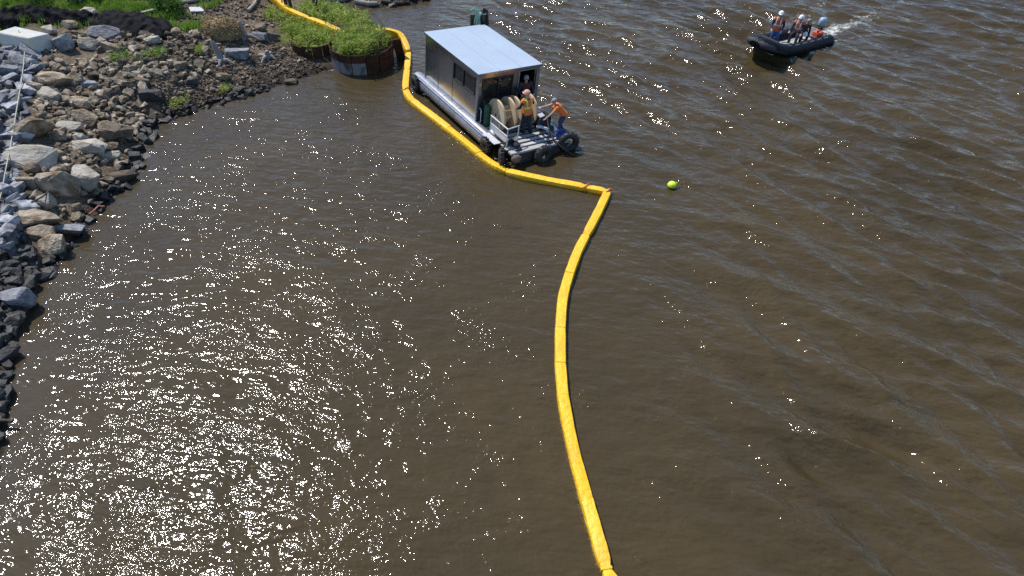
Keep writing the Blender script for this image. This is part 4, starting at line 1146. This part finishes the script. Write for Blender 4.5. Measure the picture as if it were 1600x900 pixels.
MB(BT).tube([(4.72, .32, .01), (4.72, .32, .75), (4.72, .32, .86), (4.72, .32, .92)], [.13, .13, .1, .04], 14).build('shell', M['green_paint'], t)
MB(BT).cyl((4.72, .32, .92), (4.72, .32, 1.0), .03, n=8).build('valve', M['dark_metal'], t)
# pump set between the workers
t = on_boat('pump_engine', 'dark engine pump with silver pipes standing between the two vest workers', 'pump', (5.9, 2.25, .01))
MB(BT).box((5.75, 2.3, .32), (.5, .55, .5)).build('engine_block', M['navy'], t, bevel=.06)
b = MB(BT)
for k in range(5): b.box((5.75 - .2 + .1 * k, 2.3, .59), (.03, .5, .06))
b.build('cooling_fins', M['dark_metal'], t)
b = MB(BT); b.tube([(5.9, 2.0, .2), (6.15, 1.95, .35), (6.35, 2.1, .32), (6.4, 2.3, .1)], .06, 10); b.tube([(5.6, 2.1, .6), (5.6, 2.1, .85), (5.75, 2.2, .92)], .05, 10); b.build('silver_pipe', M['white_metal'], t)
MB(BT).box((5.95, 2.05, .72), (.2, .3, .04), (0, R(20), R(12))).build('fuel_tank', M['white_metal'], t, bevel=.02)
MB(BT).tube([(6.1, 2.5, .15), (6.2, 2.5, .2)], .11, 12).build('pulley', M['dark_metal'], t)
t = on_boat('blue_tub', 'blue plastic tub on the bow beside the right corner tyre', 'tub', (6.85, 2.4, .03))
rings = []
for r0, z in ((.17, .04), (.21, .3), (.225, .3), (.225, .325), (.2, .325), (.16, .08)):
    rings.append([(6.8 + r0 * math.cos(q), 2.5 + r0 * math.sin(q), z) for q in np.linspace(0, 2 * math.pi, 18, endpoint=False)])
MB(BT).rings(rings, True, True).build('body', M['blue'], t)
MB(BT).tube([(6.8, 2.28, .31), (6.8, 2.34, .42), (6.8, 2.5, .47), (6.8, 2.66, .42), (6.8, 2.72, .31)], .01, 6).build('handle', M['dark_metal'], t)
# hose over the bow into the water
p0 = bw(5.85, 2.35, .75); tag(MB().tube([p0, bw(6.15, 2.25, .55), bw(6.6, 2.1, .25), bw(7.0, 2.05, .14), bw(7.35, 2.3, -.1), bw(7.9, 2.9, -.5), bw(8.2, 3.3, -.75)], .03, 8).build('suction_hose', M['rubber'], origin=tuple(p0)), 'black suction hose running from the pump over the bow into the water', 'hose')
tag(MB(BT).tube([(5.3, .35, .03), (5.5, .6, .03), (5.65, 1.3, .05), (5.6, 1.75, .05), (5.8, 1.8, .05)], .02, 6).build('deck_cable', M['rubber'], origin=tuple(bw(5.3, .35, 0))), 'thin black cable lying across the foredeck boards', 'cable')
t = on_boat('tool_bag', 'small dark bag on the deck inside the rail corner', 'bag', (6.35, .4, .02))
MB(BT).ell((6.62, .52, .1), (.2, .16, .1), 12, 8).build('body', M['navy'], t)
MB(BT).tube([(6.5, .52, .15), (6.55, .52, .25), (6.68, .52, .25), (6.74, .52, .15)], .015, 6).build('strap', M['rubber'], t)

# piles at the far stern corner
q = bw(-.42, 2.95, 0)
t = thing('mooring_pile', 'black capped pile standing behind the cabin roof with a hose looped over it', 'pile', (q.x, q.y, -1.5))
top = bw(-.3, 2.98, 2.7)
MB().tube([(top.x, top.y, -1.5), (top.x, top.y, top.z - .25), (top.x, top.y, top.z - .1), (top.x, top.y, top.z)], [.165, .165, .14, .05], 16).build('sleeve', M['pile_black'], t)
MB().torus((top.x, top.y, top.z - .2), (0, 0, 1), .165, .02, 20, 6).build('cap_highlight', M['white_metal'], t)  # white ring stands in for the highlight on the rounded black cap
MB().tube([(top.x + .12, top.y - .14, top.z - 1.3), (top.x + .2, top.y - .12, top.z - .6), (top.x + .16, top.y - .08, top.z - .05), (top.x - .02, top.y - .1, top.z + .05), (top.x - .12, top.y - .15, top.z - .25)], .03, 8).build('looped_hose', M['dark_metal'], t)
t = thing('mooring_pile', 'brown timber pile wrapped in green rope behind the cabin roof', 'pile', (top.x - .45, top.y + .05, -1.5))
MB().box((top.x - .5, top.y + .05, .6), (.24, .2, 4.2), (0, 0, .3)).build('timber', M['pile_brown'], t, bevel=.02)
b = MB()
for k in range(3):
    x0 = top.x - .36 + .06 * k; z0 = top.z + .02 - .05 * k
    b.tube([(x0 - .2, top.y - .1, z0 - .1), (x0 - .05, top.y - .14, z0 + .03), (x0 + .02, top.y - .16, z0 - .3), (x0 - .06 + .1 * k, top.y - .17, z0 - .7), (x0 - .05, top.y - .15, z0 - 1.2)], .035, 6)
b.tube([(top.x - .36, top.y - .1, top.z - .5), (top.x - .2, top.y - .16, top.z - .35), (top.x - .08, top.y - .2, top.z - .12)], .035, 6)
b.build('rope_coil', M['green_rope'], t)

# ------------------------------------------------------------------ people
def ik(a, c, l1, l2, pole):
    a, c = Vector(a), Vector(c); d = c - a; L = min(d.length, (l1 + l2) * .999); u = d.normalized()
    c = a + u * L
    x = (l1 * l1 - l2 * l2 + L * L) / (2 * L); h = math.sqrt(max(l1 * l1 - x * x, 0))
    pv = Vector(pole); pv = pv - u * pv.dot(u); pv.normalize()
    return a + u * x + pv * h, c

def person(label, pos, face, hip_h=.92, lean=0.0, side=0.0, hands=((-.28, .12, .85), (.28, .12, .85)), feet=((-.12, .03, .07), (.12, -.03, .07)),
           look=(0.0, 0.0), shirt='navy', sleeves='navy', bare=False, trousers='jeans', vest=None, bands=None, head='hair', base=None, scale=1.0, hipxy=(0, 0), group=None):
    """local frame: x right, y forward, z up. face = heading of forward direction (radians from +x)"""
    mw = Matrix.Translation(Vector(pos)) @ Matrix.Rotation(face - math.pi / 2, 4, 'Z') @ Matrix.Scale(scale, 4)
    t = thing('person', label, 'person', mw, group)
    hip = Vector((hipxy[0], hipxy[1], hip_h)); bd = Vector((side, math.sin(lean), math.cos(lean))).normalized()
    rgt = Vector((1, 0, 0)); rgt = (rgt - bd * rgt.dot(bd)).normalized(); fwd = bd.cross(rgt); fwd = -fwd if fwd.y < 0 and abs(lean) < 1.2 else fwd
    fwd = rgt.cross(bd) * -1 if rgt.cross(bd).dot(Vector((0, math.cos(lean), -math.sin(lean)))) < 0 else rgt.cross(bd)
    waist = hip + bd * .2; chest = hip + bd * .40; neck = hip + bd * .55 + fwd * .01
    hd = (bd * .75 + Vector((0, 0, .35)) + fwd * math.sin(look[1]) * .6).normalized()
    head_c = neck + hd * .17 + fwd * .02; hup = hd
    hf = (fwd - hup * fwd.dot(hup)).normalized(); hr = hf.cross(hup)
    ca, sa = math.cos(look[0]), math.sin(look[0]); hf, hr = hf * ca + hr * sa, hr * ca - hf * sa
    J = {}
    for i, s in enumerate((-1, 1)):
        sh = chest + bd * .09 + rgt * s * .185
        el, ha = ik(sh, hands[i], .29, .27, Vector((s * .5, -.8, -.4)))
        hj = hip + rgt * s * .095 - bd * .02
        kn, an = ik(hj, feet[i], .43, .43, Vector((s * .15, 1, .1)))
        J[i] = (sh, el, ha, hj, kn, an)
    # body: one skinned surface
    V, E, Rd = [], [], []
    def av(p, r, par=None):
        V.append(Vector(p)); Rd.append(r)
        if par is not None: E.append((par, len(V) - 1))
        return len(V) - 1
    v0 = av(hip, .11); v1 = av(waist, .105, v0); v2 = av(chest, .115, v1); v3 = av(neck, .055, v2)
    v4 = av(neck + hd * .06, .052, v3); v5 = av(head_c - hup * .035 + hf * .015, .078, v4); v6 = av(head_c + hup * .045, .092, v5); av(head_c + hup * .11, .06, v6)
    av(head_c + hf * .1 - hup * .01, .018, v5)
    for i, s in enumerate((-1, 1)):
        sh, el, ha, hj, kn, an = J[i]
        a1 = av(sh, .06, v2); a2 = av(el, .042, a1); a3 = av(ha, .03, a2)
        hdv = (ha - el).normalized(); sd = rgt - hdv * rgt.dot(hdv); sd.normalize(); pn = hdv.cross(sd)
        a4 = av(ha + hdv * .07, .034, a3)
        for k in range(4):
            fl = (.075, .085, .08, .062)[k]; o = sd * (k - 1.5) * .02
            f1 = av(ha + hdv * .09 + o, .0095, a4); f2 = av(ha + hdv * (.09 + fl * .55) + o - pn * .012, .0085, f1); av(ha + hdv * (.09 + fl) + o - pn * .035, .007, f2)
        th = av(ha + hdv * .04 - sd * s * .045, .011, a4); av(ha + hdv * .085 - sd * s * .06, .009, th)
        l1 = av(hj, .085, v0); l2 = av(kn, .055, l1); l3 = av(an, .04, l2); l4 = av(an + Vector((s * .03, .13, -.035)), .035, l3); av(an + Vector((s * .04, .2, -.04)), .028, l4)
    me = bpy.data.meshes.new('body'); me.from_pydata(V, E, []); me.materials.append(M['skin'])
    o = bpy.data.objects.new('body', me); COL.objects.link(o); o.parent = t
    md = o.modifiers.new('skin', 'SKIN'); md.use_smooth_shade = True
    for i, sv in enumerate(me.skin_vertices[0].data): sv.radius = (Rd[i], Rd[i]); sv.use_root = i == 0
    o.modifiers.new('sub', 'SUBSURF').levels = 1
    o.modifiers['sub'].render_levels = 1
    def loft(b, rows, n=14):
        b.rings([[c + r_ * (rx * math.cos(q)) + f_ * (ry * math.sin(q)) for q in [2 * math.pi * k / n for k in range(n)]] for c, r_, f_, rx, ry in rows], True, True)
    T = mw
    def torso(g, top=.55): return [(hip - bd * .08, rgt, fwd, .165 + g, .115 + g), (hip + bd * .06, rgt, fwd, .16 + g, .112 + g), (waist, rgt, fwd, .15 + g, .108 + g), (chest - bd * .04, rgt, fwd, .178 + g, .125 + g), (chest + bd * .07, rgt, fwd, .185 + g, .115 + g), (chest + bd * .13, rgt, fwd, .13 + g, .085 + g), (neck + bd * .0, rgt, fwd, .06 + g * .5, .06 + g * .5)]
    b = MB(T); loft(b, torso(.008))
    for i in (0, 1):
        sh, el, ha = J[i][:3]
        if bare: b.tube([sh - (el - sh) * .12, sh, sh.lerp(el, .55)], [.05, .072, .066], 10)
        else: b.tube([sh - (el - sh) * .12, sh, sh.lerp(el, .5), el, el.lerp(ha, .5), ha], [.05, .076, .066, .058, .052, .042], 10)
    b.build('shirt', M[shirt], t)
    b = MB(T); loft(b, [(hip + bd * .1, rgt, fwd, .168, .122), (hip, rgt, fwd, .178, .13), (hip - bd * .09, rgt, fwd, .17, .125)])
    for i in (0, 1):
        _, _, _, hj, kn, an = J[i]; b.tube([hj + bd * .03, hj, hj.lerp(kn, .5), kn, kn.lerp(an, .5), an + Vector((0, 0, .02))], [.09, .105, .09, .075, .07, .062], 12)
    b.build('trousers', M[trousers], t)
    for i, s in enumerate((-1, 1)):
        an = J[i][5]
        b = MB(T); b.tube([an + Vector((0, -.03, .1)), an + Vector((0, -.02, .0)), an + Vector((0, .03, -.03)), an + Vector((s * .03, .13, -.035)), an + Vector((s * .035, .2, -.04))], [.062, .062, .06, .05, .035], 10)
        b.build('boot', M['boot'], t)
    if vest:
        b = MB(T); loft(b, torso(.03)[:-1])
        for i in (0, 1):
            sh, el = J[i][:2]; b.tube([sh - (el - sh) * .2, sh + bd * .01, sh.lerp(el, .18)], [.075, .09, .088], 10)
        vo = b.build('vest', M[vest], t)
        if bands:
            b = MB(T); rows = torso(.036)
            loft(b, [(waist - bd * .02, rgt, fwd, .19, .148), (waist + bd * .06, rgt, fwd, .198, .152)])
            for s in (-1, 1):
                for f in (-1, 1):
                    pts = [waist + bd * .03 + rgt * s * .1 + fwd * f * .148, chest + rgt * s * .1 + fwd * f * .155, chest + bd * .1 + rgt * s * .1 + fwd * f * .135, chest + bd * .165 + rgt * s * .1 + fwd * f * .03]
                    b.tube(pts, .028, 6)
            b.build('reflective_band', M[bands], vo)
    for s in (-1, 1):
        MB(T).ell(head_c + hf * .088 + hr * s * .033 + hup * .015, (.011, .011, .009), 8, 6).build('eye', M['eye'], t)
        MB(T).ell(head_c + hr * s * .092 - hup * .005, (.016, .022, .032), 8, 6).build('ear', M['skin'], t)
    b = MB(T); mth = head_c + hf * .086 - hup * .055; b.tube([mth - hr * .022, mth + hf * .004, mth + hr * .022], .006, 5); b.build('mouth', mat_lip, t)
    rot = Matrix((hr, hf, hup)).transposed().to_4x4()
    HT = T @ Matrix.Translation(head_c) @ rot
    if head == 'hair':
        MB(HT).ell((0, -.02, .045), (.104, .112, .095), 14, 6, half=False).build('hair', M['hair'], t)
    elif head == 'grey_hair':
        MB(HT).ell((0, -.02, .045), (.104, .112, .095), 14, 6, half=False).build('hair', M['grey_cloth'], t)
    else:
        mm = M[head]
        he = MB(HT).ell((0, -.005, .045), (.128, .15, .135), 16, 6, half=True).build('helmet' if 'helmet' in head else 'cap', mm, t)
        b = MB(HT); rings = [[(rx * math.cos(q), -.005 + rx * 1.15 * math.sin(q) + (max(0, math.sin(q)) ** 3) * br, z) for q in np.linspace(0, 2 * math.pi, 20, endpoint=False)] for rx, br, z in ((.118, 0, .04), (.137, .06, .036), (.137, .06, .046), (.118, 0, .055))]
        b.rings(rings, False, True); b.build('brim', mm, he)
        b = MB(HT); b.tube([(-.1, .02, .03), (-.085, .04, -.07), (0, .06, -.105), (.085, .04, -.07), (.1, .02, .03)], .007, 5); b.build('chin_strap', M['dark_metal'], he)
    return t
mat_lip = mat('lip', (.42, .18, .14), (.42, .18, .14), .5)
fa = math.atan2(ba.y, ba.x)          # boat forward heading
def deckpos(x, y): p = bw(x, y, .006); return (p.x, p.y, p.z)
V3 = Vector
# worker in the lime striped vest, back to the camera, facing the reels
person('worker in an orange vest with lime bands seen from behind by the reels', deckpos(5.85, 1.52), fa + math.pi, lean=.06, hands=((-.3, .3, 1.0), (.3, .38, 1.12)), look=(-.3, .1),
       shirt='navy', trousers='navy', vest='hivis', bands='lime', head='cap_pink', feet=((-.13, .02, .07), (.14, -.08, .07)))
# worker bending at the right with an arm stretched towards the reels
person('bending worker in an orange shirt and jeans reaching his bare arm over the pump', deckpos(6.45, 2.72), fa - math.pi / 2 - .35, lean=.72, hip_h=.9, hipxy=(0, -.1), hands=((-.15, .7, .8), (.12, .95, 1.15)), look=(.1, -.5),
       shirt='hivis', bare=True, trousers='jeans', vest='hivis', bands=None, head='grey_hair', feet=((-.14, .1, .07), (.16, -.16, .07)))
# man standing in the cabin doorway
person('man in a dark jacket standing in the cabin doorway', deckpos(4.5, 2.3), fa - .2, lean=.05, hands=((-.26, .25, 1.05), (.3, .34, 1.12)), look=(.2, .1), shirt='navy', trousers='navy', vest='brown_cloth', head='grey_hair')

# two people on the bank: only the legs show in the photograph
P = on_ground(453, 24); person('person in dark brown trousers standing by the boom on the bank', P, R(-60), shirt='brown_cloth', trousers='brown_cloth', vest='hivis', bands='lime', head='helmet_white', feet=((-.1, .04, .07), (.1, -.02, .07)))
P = on_ground(497, 21); person('person in dark navy trousers standing beyond the boom on the bank', P, R(-140), shirt='navy', trousers='navy', vest='hivis', bands='lime', head='helmet_white', feet=((-.16, .06, .07), (.16, -.04, .07)))

# ------------------------------------------------------------------ inflatable boat
S1, B1 = at(1298, 56, .32), at(1214, 88, .35)
hd = Vector(B1 - S1); hd.z = 0; hd.normalize(); lf = Vector((-hd.y, hd.x, 0))
RW = 0.78                                             # half distance between the tube axes
org = Vector(S1) - lf * RW; org.z = -0.14
pitch = R(5.0)
fx = hd * math.cos(pitch) + zz * math.sin(pitch); fz = lf.cross(fx) * -1 if lf.cross(fx).z < 0 else fx.cross(lf)
RT = Matrix(((fx.x, lf.x, fz.x, org.x), (fx.y, lf.y, fz.y, org.y), (fx.z, lf.z, fz.z, org.z), (0, 0, 0, 1)))
rib = thing('inflatable_boat', 'black inflatable boat under way with a crew of three', 'inflatable boat', RT)
LN = (Vector(B1) - Vector(S1)).length + .35; zt = .22
def tube_path(s):
    return [(-.35, s * RW, zt - .02), (-.1, s * RW, zt), (.25, s * RW, zt), (1.2, s * RW, zt), (2.4, s * RW, zt), (LN - 1.3, s * RW, zt + .03), (LN - .6, s * (RW - .08), zt + .13), (LN, s * (RW - .25), zt + .27), (LN + .28, s * .25, zt + .36), (LN + .34, 0, zt + .38)]
for s in (1, -1):
    b = MB(RT); P = smooth_path(tube_path(s), .15)
    rs = [max(.05, min(.29, .08 + .3 * max(0, (q.x + .35)) / .5)) for q in P]
    b.tube(P, rs, 16); o = b.build('tube', M['rib_tube'], rib)
    b = MB(RT); b.tube([V3(q) + V3((0, s * .255, -.02)) for q in P if .1 < q.x < LN - .5], .03, 6); b.build('rub_strake', M['rib_trim'], o)
    b = MB(RT)
    Q = [V3(q) + V3((0, s * .1, .25)) for q in P if .3 < q.x < LN - .6][::4]
    b.tube(sum([[q, q + V3((.15, 0, .03))] for q in Q], []), .01, 5); b.build('grab_line', M['rope'], o)
    if s == 1:
        b = MB(RT); rings = [[(x, s * RW + .268 * math.cos(a), zt + .268 * math.sin(a)) for a in np.linspace(R(5), R(60), 6)] for x in np.linspace(.35, 1.2, 5)]
        b.rings(rings, False, True, False); po = b.build('side_panel', M['rib_patch'], o); po.modifiers.new('th', 'SOLIDIFY').thickness = .006
MB(RT).box((LN / 2 - .1, 0, .1), (LN - .3, 1.15, .06)).build('floor', M['rib_floor'], rib, bevel=.01)
MB(RT).box((.05, 0, .3), (.07, 1.1, .45)).build('transom', M['rib_floor'], rib, bevel=.01)
MB(RT).box((1.15, 0, .42), (.26, 1.1, .06)).build('seat', M['rib_trim'], rib, bevel=.02)
# hull keel
b = MB(RT); b.rings([[(x, -w, .08 + r_), (x, 0, .08 + r_ - d), (x, w, .08 + r_)] for x, w, d, r_ in ((.05, .6, .25, 0), (2.5, .6, .3, 0), (LN - .8, .45, .3, .08), (LN, .15, .15, .3))], True, False); b.build('keel', M['rib_cover'], rib)
# bow cover (dodger)
rings = []
for x, hh, ww in ((LN - .85, .30, .93), (LN - .6, .40, .93), (LN - .2, .42, .84), (LN + .2, .40, .74), (LN + .5, .34, .52), (LN + .66, .2, .28)):
    rr = []
    for k in range(9):
        a = math.pi * k / 8; rr.append((x, math.cos(a) * ww * 1.1, zt + (x - LN + 1) * .2 + max(0, math.sin(a)) ** .6 * hh - .05))
    rings.append(rr)
b = MB(RT); b.rings(rings, False, True, False); o = b.build('bow_cover', M['rib_cover'], rib); o.modifiers.new('th', 'SOLIDIFY').thickness = .02
b = MB(RT)
for x, ww, hh in ((LN - .6, .93, .40), (LN - .2, .84, .42)): b.tube([(x, math.cos(math.pi * k / 8) * ww * 1.12, zt + (x - LN + 1) * .2 + max(0, math.sin(math.pi * k / 8)) ** .6 * hh - .04) for k in range(9)], .02, 5)
b.build('cover_strap', M['rubber'], o)
b = MB(RT); b.tube([(LN - 1.6, -.5, .32), (LN - 1.35, -.3, .5), (LN - .9, .1, .62)], .03, 6); b.tube([(LN - 1.7, .4, .4), (LN - 1.3, .5, .55), (LN - .9, .45, .55)], .02, 6); b.build('lashing', M['dark_metal'], rib)
# outboard engine
ob = MB(RT); ob.rings([[(-.12 + rx * math.cos(a) * (1.2 if math.cos(a) < 0 else 1), ry * math.sin(a), z) for a in np.linspace(0, 2 * math.pi, 16, endpoint=False)] for z, rx, ry in ((.62, .14, .12), (.68, .22, .17), (.95, .24, .18), (1.08, .2, .15), (1.12, .08, .06))])
oe = ob.build('outboard_engine', M['cowl'], rib)
MB(RT).tube([(-.14, 0, .62), (-.16, 0, .2), (-.16, 0, -.35)], [.13, .1, .07], 10).build('leg_casing', M['dark_metal'], oe)
b = MB(RT); b.rings([[(-.12 + .23 * math.cos(a) * (1.2 if math.cos(a) < 0 else 1), .175 * math.sin(a), z) for a in np.linspace(0, 2 * math.pi, 16, endpoint=False)] for z in (.665, .72)], True); b.build('lower_cowl', M['dark_metal'], oe)
MB(RT).tube([(.05, .05, .8), (.35, .12, .82), (.6, .15, .85)], .025, 6).build('tiller', M['dark_metal'], oe)
def ribp(x, y, z=0): p = RT @ V3((x, y, z)); return (p.x, p.y, p.z)
hdg = math.atan2(hd.y, hd.x)
t = thing('fuel_can', 'red fuel can at the stern of the inflatable boat', 'fuel can', RT @ Matrix.Translation((.62, .3, .14)))
MB(RT).box((.55, .32, .38), (.5, .36, .46)).build('body', M['red'], t, bevel=.05)
MB(RT).tube([(.4, .32, .61), (.45, .32, .68), (.62, .32, .68), (.68, .32, .61)], .02, 6).build('handle', M['red'], t)
MB(RT).cyl((.75, .4, .58), (.78, .4, .7), .04, n=10).build('spout_cap', M['dark_metal'], t)
t = thing('helmet', 'spare white helmet hanging in front of the crew in the inflatable boat', 'helmet', RT @ Matrix.Translation((1.75, .25, .5)))
MB(RT).ell((1.75, .3, .62), (.14, .12, .12), 14, 7).build('shell', M['helmet_white'], t)
MB(RT).torus((1.75, .3, .58), (0, 0, 1), .13, .015, 18, 6).build('rim', M['helmet_white'], t)
person('crew member in a white helmet and orange vest standing forward in the inflatable boat', ribp(LN - 1.12, -.12, .1), hdg + .5, lean=-.02, hands=((-.24, .16, .95), (.24, .2, .98)), shirt='navy', trousers='bright_jeans', vest='life_vest', bands='silver', head='helmet_white', feet=((-.14, .05, .07), (.13, -.1, .07)))
person('crew member in a white helmet sitting amidships in the inflatable boat', ribp(1.85, -.05, .1), hdg + .25, hip_h=.55, lean=.15, hands=((-.3, .35, .62), (.3, .35, .62)), feet=((-.16, .42, .07), (.17, .46, .07)), look=(.2, -.25), shirt='navy', trousers='navy', vest='life_vest', bands='silver', head='helmet_white')
person('crew member in a grey hood crouching by the engine of the inflatable boat', ribp(1.35, -.1, .12), hdg + 1.0, hip_h=.5, lean=.55, hands=((-.25, .3, .5), (.3, .28, .55)), feet=((-.16, .34, .07), (.17, .38, .07)), shirt='navy', trousers='navy', vest='brown_cloth', head='grey_hair')

# ------------------------------------------------------------------ foam and shallow attributes of the water
fo = np.zeros(WX.shape)
sx, sy = org.x, org.y
al = (WX - sx) * -hd.x + (WY - sy) * -hd.y; ac = np.abs((WX - sx) * lf.x + (WY - sy) * lf.y)
fo = np.maximum(fo, np.where(al > -.3, np.exp(-(ac / (.55 + .14 * np.maximum(al, 0))) ** 2) * np.exp(-np.maximum(al, 0) / 14) * .70, 0))
ac2 = (WX - sx) * lf.x + (WY - sy) * lf.y
fo = np.maximum(fo, np.where((al > -2.5) & (al < 5), .47 * np.exp(-((ac2 + 1.9 + .15 * al) / 1.1) ** 2), 0))
for s in (1, -1): fo = np.maximum(fo, np.where((al > -.2) & (al < 9), .56 * np.exp(-((ac2 - s * (.8 + .28 * al)) / .22) ** 2) * np.exp(-np.maximum(al, 0) / 12), 0))
for s in (1, -1):   # bow wash along the tubes
    a2 = -al; off = (WX - sx) * lf.x + (WY - sy) * lf.y - s * (RW + .35)
    fo = np.maximum(fo, np.where((a2 > .5) & (a2 < LN - 1.0), .56 * np.exp(-(off / .25) ** 2), 0))
sd = seg_dist(WX, WY, SH)
fo = np.maximum(fo, .46 * np.exp(-sd / .3) + .22 * np.exp(-sd / 1.2) * fbm(WX, WY, 1.9, 77, 3))  # shore wash; its white colour also stands in for glints on the ripples
P = at(20, 815); fo = np.maximum(fo, .42 * np.exp(-((WX - P[0]) ** 2 + (WY - P[1]) ** 2) / .6 ** 2))
attr(water, 'foam', fo)
attr(water, 'shallow', np.exp(-sd / 1.3))
